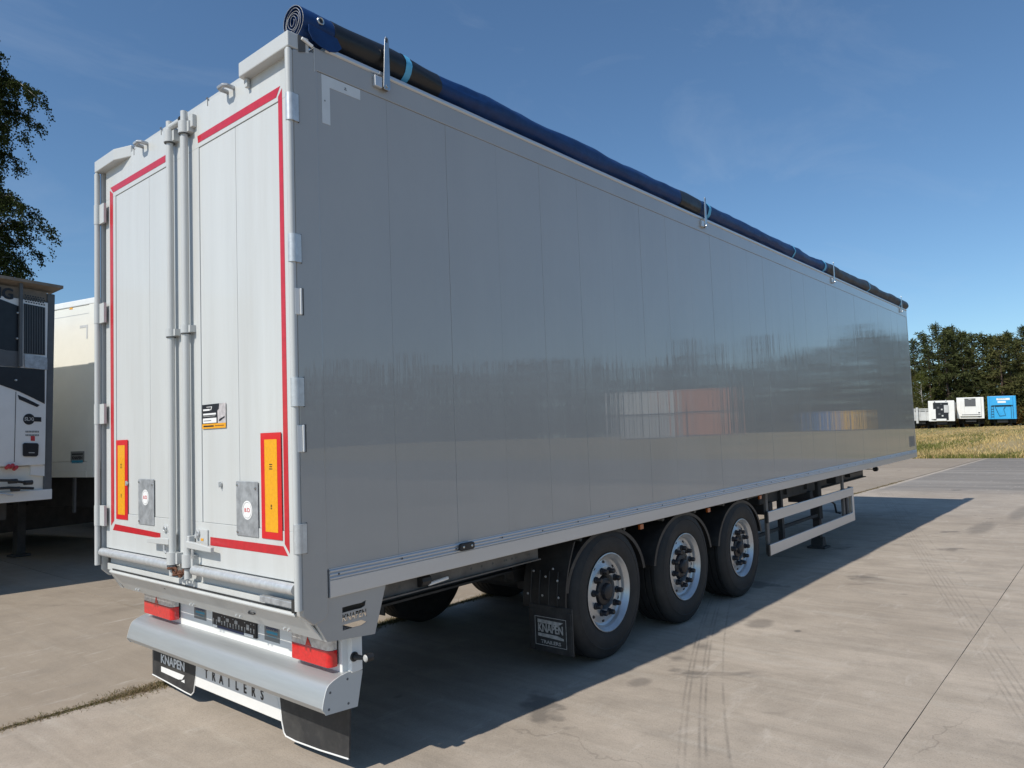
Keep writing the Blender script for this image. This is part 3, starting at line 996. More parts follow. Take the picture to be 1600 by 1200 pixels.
spanel([(.72, .28), (.74, .36), (.95, .47), (.96, .42), (.78, .29)], 'ink', 'dark_vehicle_print', .001)

# little door bolts
for (u, v, dd) in ((200, 755, DL), (346, 757, DR)):
    c = bp(u, v, 'x', XD)
    MB().box(XD - 0.012, XD, c.y - .006, c.y + .018, c.z - .008, c.z + .008).box(XD - 0.016, XD, c.y + .0, c.y + .008, c.z - .016, c.z + .016).build(
        'door_catch', M['galv'], dd, bevel=0.002)
# slits near the top edge of the doors
for (u, v, dd) in ((324.5, 158, DR), (252, 204, DL), (382, 123, DR), (209.5, 236, DL)):
    c = bp(u, v, 'x', XD)
    MB().box(XD - 0.001, XD - 0.0002, c.y - .004, c.y + .004, c.z - .03, c.z + .025).box(XD - 0.001, XD - 0.0002, c.y + .004, c.y + .02, c.z + .017, c.z + .025).build(
        'top_slit', M['seam'], dd)
# lashing loops at the top edge
for (u, v, dd) in ((353, 138, DR), (220, 225, DL)):
    c = bp(u, v, 'x', XD - 0.03)
    pts = [(XD, c.y - .036, c.z), (XD - .045, c.y - .036, c.z), (XD - .06, c.y - .024, c.z), (XD - .06, c.y + .024, c.z), (XD - .045, c.y + .036, c.z), (XD, c.y + .036, c.z)]
    MB().tube(pts, 0.013, 10).build('lashing_loop', M['plate'], dd, smooth=True)

# --- locking rods
ROD_X = -0.010
for yy, dd, zt in ((1.176, DR, 3.905), (1.374, DL, 3.90)):
    ro = MB().tube([(ROD_X, yy, 1.03), (ROD_X, yy, zt)], 0.0215, 16).build('locking_rod', M['frame'], dd, smooth=True)
    for zc, h, r in ((3.80, 0.075, 0.035), (2.535, 0.05, 0.031), (1.135, 0.075, 0.035)):
        c = MB().tube([(ROD_X, yy, zc - h / 2), (ROD_X, yy, zc + h / 2)], r, 18)
        c.box(ROD_X, XD, yy - r - 0.022, yy + r + 0.012, zc - h / 2 + .004, zc + h / 2 - .004)
        c.build('rod_collar', M['frame'], ro, smooth=True)
        MB().tube([(ROD_X, yy, zc - h / 2 - .006), (ROD_X, yy, zc - h / 2 - .0005)], r * .93, 16).build('collar_gap', M['seam'], ro, smooth=True)
MB().tube([(ROD_X + .004, 1.20, 3.862), (ROD_X + .004, 1.365, 3.862)], 0.021, 12).build('top_cross_bar', M['frame'], DR, smooth=True)
MB().tube([(ROD_X + .004, 1.196, 3.862), (ROD_X + .004, 1.214, 3.862)], 0.027, 12).build('cross_bar_bush', M['black'], DR, smooth=True)
MB().box(ROD_X + .01, XD, 1.09, 1.14, 3.79, 3.87).build('cross_bar_bracket', M['frame'], DR, bevel=.004)
# latch handles near the bottom
for dd, s, yb in ((DR, -1, 1.06), (DL, 1, 1.49)):
    l = MB().box(XD - 0.010, XD - .0005, yb - .07, yb + .07, 1.215, 1.325)
    lo = l.build('latch_plate', M['frame'], dd, bevel=.003)
    la = MB()
    y_tip = yb + s * 0.20
    la.prism([(yb - s * .10, 1.215), (yb - s * .10, 1.255), (yb + s * .02, 1.252), (y_tip, 1.238), (y_tip, 1.210), (yb + s * .03, 1.212)], 'x', XD - .058, XD - .036)
    la.build('latch_lever', M['frame'], lo, bevel=.004)
    MB().tube([(XD - .05, yb - s * .03, 1.21), (XD - .05, yb - s * .03, 1.175), (XD - .045, yb - s * .045, 1.16)], .008, 8).build('latch_hook', M['galv'], lo, smooth=True)
    MB().lathe([(.0001, -.02), (.014, -.018), (.016, 0)], (XD - .010, yb - s * .04, 1.285), 'x', 12).build('latch_bolt', M['galv'], lo, smooth=True)
    MB().torus((XD - .018, yb + .035, 1.30), .016, .005, 'x', 14, 6).build('latch_ring', M['galv'], lo, smooth=True)
    MB().box(XD - .05, XD - .01, yb - s * .115, yb - s * .075, 1.205, 1.285).build('latch_pivot', M['frame'], lo, bevel=.004)
MB().box(XD - .0125, XD - .0105, 1.035, 1.065, 1.258, 1.272).build('yellow_tag', M['yellow'], DR)
# rusty chain between the rods
ch = MB()
for k in range(6):
    t = k / 5
    c = (ROD_X - .01, 1.36 - .17 * t, 1.078 - .035 * math.sin(t * 3.14) + .006 * (k % 2))
    ch.torus(c, .017, .0075, 'x' if k % 2 else 'z', 12, 6, sx=1.35)
ch.build('safety_chain', M['rust'], TR, smooth=True)

# --- rear sill, buffer tubes, chute panel
MB().box(0.055, 0.12, 0.062, W - 0.052, 0.955, 1.105).build('rear_sill', M['frame'], TR, bevel=.004)
MB().box(0.035, 0.054, 0.064, W - 0.054, 0.955, 1.0).build('sill_lip', M['door'], TR, bevel=.002)
for ya, yb in ((0.062, 1.125), (1.425, W - 0.045)):
    MB().tube([(0.004, ya, 1.083), (0.004, yb, 1.083)], 0.029, 18).build('buffer_tube', M['galv'], TR, smooth=True)
MB().box(0.03, 0.0345, 0.10, 2.40, 0.962, 0.970).build('chute_gap', M['black'], TR)
MB().tube([(0.022, 0.09, 0.951), (0.022, 2.40, 0.951)], 0.011, 10).build('chute_lip', M['door'], TR, smooth=True)
MB().prism([(0.024, 0.949), (0.134, 0.806), (0.139, 0.811), (0.030, 0.953)], 'y', 0.03, 2.44).build('chute_panel', M['door'], TR)
MB().box(0.002, 0.03, 0.105, 0.405, 0.985, 1.018).build('sill_reflector_bar', M['plate'], TR, bevel=.004)
MB().box(0.0, 0.032, 0.07, 0.10, 0.965, 1.03).build('bar_bracket', M['black'], TR)
for (u, v) in ((263, 918), (396, 957)):
    c = bp(u, v, 'x', 0.08)
    MB().torus((0.072, c.y, c.z), .024, .006, 'z', 16, 6, sx=.6, sy=1.2).build('panel_pull_ring', M['black'], TR, smooth=True)
# bolts pairs on the lower edge
for (u, v) in ((216, 921), (301, 944.5), (374, 962), (449, 983)):
    c = bp(u, v, 'x', .115)
    for dy in (-.02, .02):
        MB().lathe([(.0001, -.008), (.007, -.006), (.008, .004)], (.110, c.y + dy, c.z), 'x', 8).build('chute_bolt', M['galv'], TR, smooth=True)

# --- side wedge plates; the right one has the name cut right through the sheet
wedge = spoly([(503, 937), (487.5, 966), (510, 1003), (584, 990), (601, 913.5)], 0.012)
wedge[0] = (0.14, 1.022)
wedge[-1] = (wedge[-1][0], 1.022)
cu = bpy.data.curves.new('txt', 'FONT')
cu.body = 'KNAPEN'
cu.size = 0.050
cu.offset = 0.0034
cu.align_x, cu.align_y = 'CENTER', 'CENTER'
cu.resolution_u = 2
to = bpy.data.objects.new('txt', cu)
col.objects.link(to)
bpy.context.view_layer.objects.active = to
for o_ in bpy.context.selected_objects:
    o_.select_set(False)
to.select_set(True)
bpy.ops.object.convert(target='CURVE')
to = bpy.context.view_layer.objects.active
cu = to.data
lc = bp(554.5, 962, 'y', 0.0)
LX, LZ = lc.x, lc.z
from mathutils.geometry import interpolate_bezier
outl = []
for s_ in cu.splines:
    bp_ = list(s_.bezier_points)
    pts = []
    for i_, p_ in enumerate(bp_):
        n_ = bp_[(i_ + 1) % len(bp_)]
        straight = (p_.handle_right - p_.co).length < 1e-6 and (n_.handle_left - n_.co).length < 1e-6
        seg = interpolate_bezier(p_.co, p_.handle_right, n_.handle_left, n_.co, 6)
        pts += [(q.x, q.y) for q in (seg[:1] if straight else seg[:-1])]
    outl.append(pts)


def fatten(pts, d):                              # move an outline along its normals
    cl_ = []
    for q in pts:
        if not cl_ or (Vector(q) - Vector(cl_[-1])).length > 2e-4:
            cl_.append(q)
    if (Vector(cl_[0]) - Vector(cl_[-1])).length < 2e-4:
        cl_.pop()
    n_ = len(cl_)
    res = []
    for i_ in range(n_):
        a_, b_, c_ = Vector(cl_[i_ - 1]), Vector(cl_[i_]), Vector(cl_[(i_ + 1) % n_])
        e1, e2 = (b_ - a_).normalized(), (c_ - b_).normalized()
        n1, n2 = Vector((e1.y, -e1.x)), Vector((e2.y, -e2.x))
        m_ = n1 + n2
        k_ = d / max(.35, m_.length_squared / 2) if m_.length > 1e-6 else 0
        res.append((b_.x + m_.x * k_, b_.y + m_.y * k_))
    return res


def area2(pts):
    return sum(pts[i_ - 1][0] * pts[i_][1] - pts[i_][0] * pts[i_ - 1][1] for i_ in range(len(pts)))


sg_ = 1 if area2(max(outl, key=lambda o_: abs(area2(o_)))) > 0 else -1
outl = [fatten(o_, .0021 * sg_) for o_ in outl]
wd_txt = max(q[0] for o_ in outl for q in o_) - min(q[0] for o_ in outl for q in o_)
cu.splines.clear()


bpy.data.objects.remove(to)
loops = [wedge] + [[(LX + q[0] * 0.155 / wd_txt, LZ + q[1] * 1.02) for q in o_] for o_ in outl]
for zz, sgn in ((LZ + 0.044, 1), (LZ - 0.046, -1)):
    loops.append([(LX - .078, zz - .014), (LX - .078, zz + .014), (LX - .01, zz + .015), (LX + .045, zz + .014), (LX + .078, zz + .010 + .012 * sgn), (LX + .07, zz - .006), (LX + .045, zz - .014), (LX + 0, zz - .013)])
cv, ce = [], []
for lp in loops:
    cl_ = []
    for q in lp:
        if not cl_ or (Vector(q) - Vector(cl_[-1])).length > 2e-4:
            cl_.append(q)
    if (Vector(cl_[0]) - Vector(cl_[-1])).length < 2e-4:
        cl_.pop()
    o_ = len(cv)
    cv += [Vector(q) for q in cl_]
    ce += [(o_ + i_, o_ + (i_ + 1) % len(cl_)) for i_ in range(len(cl_))]
from mathutils.geometry import delaunay_2d_cdt
dv, de, df, _1, _2, _3 = delaunay_2d_cdt(cv, ce, [], 0, 1e-6)


def inside(q):
    c_ = False
    for a_, b_ in ce:
        p_, r_ = cv[a_], cv[b_]
        if (p_.y > q.y) != (r_.y > q.y) and q.x < (r_.x - p_.x) * (q.y - p_.y) / (r_.y - p_.y) + p_.x:
            c_ = not c_
    return c_


df = [f_ for f_ in df if inside((dv[f_[0]] + dv[f_[1]] + dv[f_[2]]) / 3)]
nv = len(dv)
wm = MB()
wm.v = [(q.x, 0.0015, q.y) for q in dv] + [(q.x, 0.0065, q.y) for q in dv]
wm.f = [tuple(f_) for f_ in df] + [tuple(i_ + nv for i_ in reversed(f_)) for f_ in df]
ecount = {}
for f_ in df:
    for i_ in range(len(f_)):
        e_ = tuple(sorted((f_[i_], f_[(i_ + 1) % len(f_)])))
        ecount[e_] = ecount.get(e_, 0) + 1
wm.f += [(a_, b_, b_ + nv, a_ + nv) for (a_, b_), c_ in ecount.items() if c_ == 1]
me = wm.mesh('side_wedge_plate')
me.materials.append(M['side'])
wo = bpy.data.objects.new('side_wedge_plate', me)
col.objects.link(wo)
wo.parent = TR
wo['label'] = 'grey wedge plate with the maker name cut through it'
MB().prism(wedge, 'y', W - 0.012, W - 0.006).build('side_wedge_plate', M['frame'], TR)
# folded rear edge of both wedges
e0, e1 = wedge[1], wedge[2]
MB().prism([(e0[0], e0[1]), (e1[0], e1[1]), (e1[0] + .006, e1[1] + .004), (e0[0] + .006, e0[1] + .004)], 'y', 0.007, 0.05).build('wedge_fold', M['door'], TR)
MB().prism([(e0[0], e0[1]), (e1[0], e1[1]), (e1[0] + .006, e1[1] + .004), (e0[0] + .006, e0[1] + .004)], 'y', W - .055, W - .012).build('wedge_fold', M['door'], TR)

# --- lamp beam, lamps, plate
XB = 0.30
beam = MB().box(XB, XB + 0.10, 0.10, W - 0.10, 0.575, 0.80).build('lamp_beam', M['white'], TR, bevel=.004)
xl = 0.235
pR0, pR1 = bp(452.5, 1012, 'x', xl).y, bp(514.3, 1030, 'x', xl).y
pL0, pL1 = bp(223, 945, 'x', xl).y, bp(268, 955, 'x', xl).y
zb_ = (bp(453.4, 1026.4, 'x', xl).z + bp(514.6, 1046, 'x', xl).z) / 2
zt_ = (bp(452, 1002.5, 'x', xl).z + bp(513.7, 1018, 'x', xl).z) / 2
for ya, yb in ((pR1, pR0), (pL1, pL0)):
    lamp = MB().box(xl + .028, XB - .001, ya + .004, yb - .004, zb_ + .006, zb_ + 0.15).build('tail_lamp', M['black'], TR, bevel=.006)

    def lens(z0, z1, m, nm, y0, y1, depth=0.0):
        n = 7
        o = []
        r = .03
        for i in range(n):
            t = math.pi / 2 * i / (n - 1)
            o.append((y0 + r - r * math.cos(t), xl + depth + r - r * math.sin(t)))
        for i in range(n):
            t = math.pi / 2 * i / (n - 1)
            o.append((y1 - r + r * math.sin(t), xl + depth + r - r * math.cos(t)))
        o += [(y1, XB - .012), (y0, XB - .012)]
        MB().prism([(b, a) for a, b in o], 'z', z0, z1).build(nm, M[m], lamp, bevel=.003)
    lens(zb_, zt_, 'lamp_red', 'red_lens', ya, yb)
    lens(zt_ + .0006, zt_ + 0.062, 'lamp_clear', 'clear_lens', ya + .001, yb - .001, .0008)
    ym = (ya + yb) / 2
    MB().prism([(ym - .025, zt_ + .004), (ym + .03, zt_ + .004), (ym + .008, zt_ + .05)], 'x', xl - .0018, xl - .0002).build('triangle_reflector', M['lamp_red'], lamp)
for (pts, kk) in (([(303, 945), (322, 949.5), (304, 965.5), (323, 970)], 0), ([(413, 972), (437.5, 981), (414, 999), (437, 1006)], 1)):
    a = drect(pts, XB)
    s_ = MB().box(XB - 0.0012, XB - 0.0002, *a).build('maker_sticker', M['grey_label'], beam)
    yc, w = (a[0] + a[1]) / 2, a[1] - a[0]
    h = a[3] - a[2]
    MB().box(XB - .0018, XB - .0013, yc - w * .36, yc + w * .36, a[2] + h * .44, a[2] + h * .60).build('cyan_bar', M['cyan'], s_)
    put_text('lettering', 'KNAPEN', h * .24, M['navy'], s_, basis((XB - .0019, yc, a[2] + h * .76), (0, -1, 0), (0, 0, 1)), bold=.0012, sx=w * .78 / (h * .24 * 4.0))
    put_text('lettering', 'TRAILERS', h * .14, M['cyan'], s_, basis((XB - .0019, yc, a[2] + h * .28), (0, -1, 0), (0, 0, 1)), sx=w * .78 / (h * .14 * 5.2))
a = drect([(332, 957), (400, 973), (332, 979), (400.5, 998)], XB - .012)
pl = MB().box(XB - 0.014, XB - 0.001, a[0], a[1], a[2], a[3] + .02).build('number_plate_holder', M['ink'], TR, bevel=.003)
rr = random.Random(3)
wpl, hpl = a[1] - a[0], a[3] - a[2]
pm, pmg = MB(), MB()
for k in range(15):
    yy = a[1] - wpl * (.04 + .92 * k / 14)
    if k in (2, 12):
        pmg.box(XB - .0155, XB - .0142, yy - .016, yy + .016, a[2] + hpl * .42, a[2] + hpl * .78)
        continue
    if k in (5, 8):
        pmg.box(XB - .0155, XB - .0142, yy - .018, yy + .018, a[2] + hpl * .6, a[2] + hpl * .82)
    w = rr.choice((.003, .004, .006))
    z0 = rr.choice((.24, .3))
    pm.box(XB - .0155, XB - .0142, yy - w, yy + w, a[2] + hpl * z0, a[2] + hpl * rr.choice((.55, .62)))
    if rr.random() < .6:
        pm.box(XB - .0155, XB - .0142, yy - .004, yy + .004, a[2] + hpl * .84, a[2] + hpl * .9)
pm.build('holder_rib', M['dwprint'], pl)
pmg.build('holder_pad', M['plate'], pl)
MB().box(XB - .0155, XB - .0142, a[0] + .14, a[1] - .07, a[2] + .004, a[2] + hpl * .18).build('blue_advert_strip', M['navy'], pl)
MB().box(XB - .0155, XB - .0142, a[1] - .065, a[1] - .008, a[2] + .004, a[2] + hpl * .19).build('white_advert_strip', M['wprint'], pl)
MB().box(XB - .0155, XB - .0142, a[0] + .03, a[0] + .135, a[2] + .004, a[2] + hpl * .2).build('white_advert_strip', M['wprint'], pl)

# --- aluminium bumper
bprof = spoly([(510, 1117), (558, 1103), (565.5, 1048), (553, 1048.5), (542, 1051.5), (530, 1058), (520, 1065.5), (514.5, 1071), (511.5, 1076), (509.3, 1083), (506.5, 1096), (504.5, 1109)], 0.07)
bumper = MB().prism(bprof, 'y', 0.076, 2.452).build('underrun_bumper', M['alu'], TR, smooth=True, ang=24)
for ya, yb in ((0.070, 0.0757), (2.4523, 2.458)):
    cx_ = sum(p[0] for p in bprof) / len(bprof)
    cz_ = sum(p[1] for p in bprof) / len(bprof)
    cap = MB().prism([(cx_ + (p[0] - cx_) * 1.03, cz_ + (p[1] - cz_) * 1.03) for p in bprof], 'y', ya, yb).build('bumper_end_cap', M['frame'], bumper)
    for (u, v) in ((543, 1061), (516, 1082.5), (544.5, 1099), (514, 1109)):
        c = bp(u, v, 'y', 0.07)
        MB().lathe([(.0001, -.002), (.006, -.0016), (.007, 0)], (c.x, ya if ya < 1 else yb, c.z), 'y', 10, 1 if ya < 1 else -1).build('cap_screw', M['dgrey'], bumper)
# --- rear splash flap with name
XF = 0.335
out = dpoly([(238, 1003), (238.5, 1053.5), (262, 1066), (290, 1081.5), (299, 1086), (303, 1081), (304.5, 1072), (441, 1128.5), (444, 1144), (447, 1150), (462, 1158), (500, 1172), (545, 1186), (546.6, 1110)], XF)
out.append((out[-1][0], 0.50))
out[0] = (out[0][0], 0.50)
flap = MB().prism(out, 'x', XF, XF + .008).build('rear_splash_flap', M['flap'], TR)
wt = dpoly([(308.5, 1041), (433.6, 1089.7), (441, 1127.5), (304.8, 1071)], XF - .001)
wt[0] = (wt[0][0], 0.48)
wt[1] = (wt[1][0], 0.48)
MB().prism(wt, 'x', XF - .0016, XF - .0004).build('white_centre_panel', M['white'], flap)
for edge in ([(238.5, 1053.5), (262, 1066), (290, 1081.5), (299, 1086), (303, 1081), (306, 1060), (308.5, 1041)],
             [(433.6, 1089.7), (444, 1144), (447, 1150), (462, 1158), (500, 1172), (545, 1186)]):
    e = [Vector((XF - .001, p[0], p[1])) for p in dpoly(edge, XF)]
    MB().tube(e, 0.0045, 6).build('white_edging', M['white'], flap, smooth=True)


def face_basis(p0, p1, x):
    """text basis on a plane x = const: from photo pixel p0 to p1 (left to right)"""
    a, b = bp(*p0, 'x', x), bp(*p1, 'x', x)
    return a, b


a_, b_ = bp(319.5, 1049, 'x', XF - .002), bp(413, 1091, 'x', XF - .002)
zc_ = (a_.z + b_.z) / 2
wtx = abs(a_.y - b_.y)
for k, chh in enumerate('TRAILERS'):
    yy = a_.y - .025 - (wtx - .05) * k / 7
    put_text('lettering', chh, 0.085, M['ink'], flap, basis((XF - .0024, yy, zc_ - .0), (0, -1, 0), (0, 0, 1)), fat=.003, bold=.001, sx=.85)
a_, b_ = bp(251.5, 1026, 'x', XF - .002), bp(288, 1050, 'x', XF - .002)
yc = (a_.y + b_.y) / 2
me = text_mesh('KNAPEN', 0.085, bold=.001)
wme = max(v.co.x for v in me.vertices) - min(v.co.x for v in me.vertices)
sxk = abs(a_.y - b_.y) / wme
put_text('lettering', 'KNAPEN', 0.085, M['wprint'], flap, basis((XF - .0014, yc, bp(270, 1036, 'x', XF).z), (0, -1, 0), (0, 0, 1)), fat=.0028, bold=.001, sx=sxk)
zz = bp(270, 1053, 'x', XF).z
ww = abs(a_.y - b_.y) / 2
MB().prism([(yc + ww, zz + .022), (yc + ww, zz - .016), (yc - ww * .5, zz - .022), (yc - ww * .8, zz - .012), (yc - ww, zz + .022)], 'x', XF - .0016, XF - .0004).build('logo_bar', M['wprint'], flap)
MB().prism([(yc - ww, zz - .006), (yc - ww, zz - .03), (yc - ww * .7, zz - .026)], 'x', XF - .0016, XF - .0004).build('logo_bar', M['wprint'], flap)
# --- marker arm at the right end of the beam
MB().box(0.335, 0.405, 0.062, 0.12, 0.585, 0.785).build('lamp_bracket', M['white'], TR, bevel=.003)
c = bp(553.5, 1026, 'y', .06)
arm = MB().lathe([(.0001, -.010), (.022, -.010), (.026, -.004), (.026, 0)], (c.x, .0615, c.z), 'y', 20).build('marker_arm', M['black'], TR, smooth=True)
arm.scale = (1, 1, 1)
MB().tube([(c.x, .05, c.z), (c.x + .002, -.01, c.z + .006), (c.x + .004, -.035, c.z + .01)], [.016, .011, .013], 10).build('arm_stem', M['black'], arm, smooth=True)
MB().tube([(c.x - .012, -.05, c.z + .012), (c.x + .03, -.05, c.z + .012)], .021, 16).build('arm_head', M['black'], arm, smooth=True)
MB().lathe([(.0001, -.005), (.014, -.004), (.019, 0)], (c.x - .012, -.05, c.z + .012), 'x', 16).build('white_lens', M['dwprint'], arm, smooth=True)
MB().lathe([(.0001, .007), (.014, .005), (.019, 0)], (c.x + .03, -.05, c.z + .012), 'x', 16).build('red_lens', M['grey_label'], arm, smooth=True)

# --- top caps
for s in (0, 1):
    y0, y1 = (-.0045, .505) if s == 0 else (2.045, W + .0045)
    poly = [(y0, -0.030), (y1 if s == 0 else y1, -0.030), (y1, .10), (y0, .10)]
    if s == 0:
        poly = [(y0, -.030), (y1 - .02, -.030), (y1, .03), (y1, .10), (y0, .10)]
    else:
        poly = [(y0 + .16, -.030), (y1, -.030), (y1, .10), (y0, .10), (y0, .025)]
    c = MB().prism([(b, a) for a, b in poly], 'z', 3.872, 3.956).build('top_corner_cap', M['frame'], TR, bevel=.006)
MB().box(0.034, 0.10, 0.06, W - .06, 3.906, 3.93).build('rear_header', M['frame'], TR)
MB().prism([(0.034, 3.86), (0.075, 3.875), (.075, 3.945), (.036, 3.955), (.030, 3.95)], 'y', -.0085, -.005).build('cap_gasket', M['seam'], TR)
MB().box(0.0, 0.02, 0.45, 0.475, 3.82, 3.87).build('cap_stay', M['frame'], TR, bevel=.003)

# --- tarp hook bars on the top band
for k, xx in enumerate((0.60, 4.82, 9.16, 13.47)):
    b = MB()
    zt = 4.165
    o = [(xx - .012, 3.842), (xx + .022, 3.842), (xx + .032, 3.856), (xx + .030, zt - .02), (xx + .022, zt), (xx + .006, zt), (xx - .002, zt - .02), (xx - .018, 3.856)]
    hb = b.prism(o, 'y', -.034, -.029).build('tarp_stop_bar', M['stainless'], TR, bevel=.0015)
    MB().box(xx - .075, xx - .022, -.028, -.0045, 3.845, 3.91).build('bar_foot', M['rail'], hb, bevel=.004)
    MB().box(xx - .022, xx + .03, -.0285, -.0045, 3.850, 3.885).build('bar_spacer', M['chassis'], hb)
    MB().lathe([(.0001, -.007), (.009, -.006), (.010, 0)], (xx + .006, -.034, 3.864), 'y', 10).build('bar_bolt', M['stainless'], hb, smooth=True)
    MB().prism([(xx + .006, zt - .035), (xx + .018, zt - .035), (xx + .02, zt - .012), (xx + .012, zt - .006), (xx + .005, zt - .012)], 'y', -.0348, -.0342).build('bar_slot', M['seam'], hb)
MB().tube([(.05, -.012, 3.938), (.115, -.012, 3.918)], .009, 8).build('tarp_eye_clip', M['wprint'], TR, smooth=True)

# --- running gear
RW, TWD = 0.515, 0.375
AX = [2.845 + 1.31 * k for k in range(3)]
YO = 0.045                                   # outer sidewall


def tyre_mesh():
    hw = TWD / 2
    pr = [(0.285, -hw + .035), (0.300, -hw + .020), (0.325, -hw + .010), (0.355, -hw + .002), (0.40, -hw), (0.43, -hw + .004), (0.434, -hw + .001),
          (0.44, -hw + .005), (0.47, -hw + .012), (0.492, -hw + .022), (0.506, -hw + .036), (RW - .003, -hw + .05)]
    gr = [-.10, -.035, .035, .10]
    x = -hw + .055
    pr.append((RW, x))
    for g_ in gr:
        pr += [(RW, g_ - .007), (RW - .013, g_ - .005), (RW - .013, g_ + .005), (RW, g_ + .007)]
    pr.append((RW, hw - .055))
    pr += [(r, -h) for r, h in reversed(pr[:12])]
    return MB().lathe(pr, (0, 0, 0), 'y', 64)


def rim_mesh():
    hw = TWD / 2
    pr = [(0.287, -hw + .034), (0.304, -hw + .014), (0.307, -hw + .008), (0.300, -hw + .006), (0.292, -hw + .012), (0.286, -hw + .024), (0.276, -hw + .030),
          (0.268, -hw + .044), (0.262, -hw + .064), (0.246, -hw + .074), (0.226, -hw + .070), (0.205, -hw + .058), (0.188, -hw + .052), (0.14, -hw + .050), (0.135, -hw + .12)]
    return MB().lathe(pr, (0, 0, 0), 'y', 56)


ty0 = tyre_mesh().mesh('tyre', True, 30)
ty0.materials.append(M['rubber'])
ri0 = rim_mesh().mesh('rim', True, 40)
ri0.materials.append(M['rim'])
hb0 = MB().lathe([(.0001, -.145), (.045, -.143), (.060, -.135), (.066, -.118), (.068, -.108), (.092, -.104), (.104, -.10), (.112, -.085), (.118, -.06), (.14, -.05)], (0, 0, 0), 'y', 36).mesh('hub', True, 40)
hb0.materials.append(M['hub'])
nt0 = MB().lathe([(.0001, -.054), (.016, -.053), (.020, -.046), (.022, -.012), (.027, -.008), (.028, .004)], (0, 0, 0), 'y', 12).mesh('wheel_nut', True, 40)
nt0.materials.append(M['hub'])
dh0 = MB().lathe([(.0001, 0), (.0135, 0), (.016, .006)], (0, 0, 0), 'y', 12).mesh('disc_hole')
dh0.materials.append(M['hub'])
bk0 = MB().lathe([(.286, .02), (.27, .06), (.265, .15), (.29, .178)], (0, 0, 0), 'y', 40).mesh('rim_back', True)
bk0.materials.append(M['chassis_dark'])


def obj(name, me, parent, loc=(0, 0, 0), rot=(0, 0, 0)):
    o = bpy.data.objects.new(name, me)
    col.objects.link(o)
    o.parent = parent
    o.location = loc
    o.rotation_euler = rot
    return o


for i, ax in enumerate(AX):
    zc = gz(ax) + RW - 0.003
    for s in (0, 1):
        w = empty('wheel')
        w.parent = TR
        w.location = (ax, YO + TWD / 2 if s == 0 else W - YO - TWD / 2, zc)
        w.rotation_euler = (0, R_(17 * i + 5), math.pi * s)
        obj('tyre', ty0, w)
        obj('rim', ri0, w)
        obj('rim_back', bk0, w)
        obj('hub', hb0, w, (0, -.036, 0))
        if s == 0:
            for k in range(10):
                a = 2 * math.pi * k / 10
                obj('wheel_nut', nt0, w, (.168 * math.cos(a), -TWD / 2 + .049, .168 * math.sin(a)))
                a += math.pi / 10
                obj('disc_hole', dh0, w, (.226 * math.cos(a), -TWD / 2 + .066, .226 * math.sin(a)))
    # axle, hanger, air bag, brake chamber
    MB().tube([(ax, .35, zc), (ax, W - .35, zc)], .068, 14).build('axle', M['chassis_dark'], TR, smooth=True)
    for yy in (.66, W - .66):
        MB().prism([(ax - .55, zc + .36), (ax - .42, zc + .36), (ax - .36, zc + .02), (ax + .35, zc - .02), (ax + .35, zc + .05), (ax - .28, zc + .1), (ax - .50, zc + .12)], 'y', yy - .05, yy + .05).build('trailing_arm', M['chassis_dark'], TR, bevel=.01)
        MB().lathe([(.0001, .30), (.11, .30), (.13, .26), (.125, .2), (.135, .15), (.12, .1), (.10, .06), (.0001, .06)], (ax + .33, yy, zc), 'z', 20).build('air_spring', M['rubber'], TR, smooth=True)
    MB().tube([(ax - .16, .52, zc + .12), (ax - .30, .52, zc + .20)], .075, 12).build('brake_chamber', M['chassis_dark'], TR, smooth=True)

# fenders over each wheel (right and left)
for i, ax in enumerate(AX):
    zc = gz(ax) + RW
    for s in (0, 1):
        y0, y1 = (.058, .44) if s == 0 else (W - .44, W - .058)
        R1, R2 = .585, .572
        g = MB()
        n = 22
        a0, a1 = (R_(8), R_(172))
        vs, fs = [], []
        for k in range(n + 1):
            a = a0 + (a1 - a0) * k / n
            zscale = .80                           # flattened so that it clears the box floor
            for R3, yy in ((R1, y0), (R1, y1), (R2, y1), (R2, y0 + .004), (R1 - .035, y0 + .004), (R1 - .035, y0)):
                vs.append((ax + R3 * math.cos(a), yy, zc + .03 + R3 * zscale * math.sin(a)))
        for k in range(n):
            for j in range(6):
                fs.append((k * 6 + j, k * 6 + (j + 1) % 6, (k + 1) * 6 + (j + 1) % 6, (k + 1) * 6 + j))
        fs += [tuple(range(6)), tuple(n * 6 + j for j in range(5, -1, -1))]
        g.add(vs, fs)
        g.build('fender', M['black'], TR, smooth=True, ang=40)
        if s == 0:
            for dx in (-.30, .34):
                MB().tube([(ax + dx, .10, .985), (ax + dx, .50, .985)], .02, 8).build('fender_stay', M['chassis'], TR, smooth=True)
for (xx) in (AX[0] + .63, AX[1] + .66, 6.18):
    MB().box(xx - .03, xx + .03, .10, .125, .94, .985).build('amber_side_lamp', M['amber'], TR, bevel=.005)
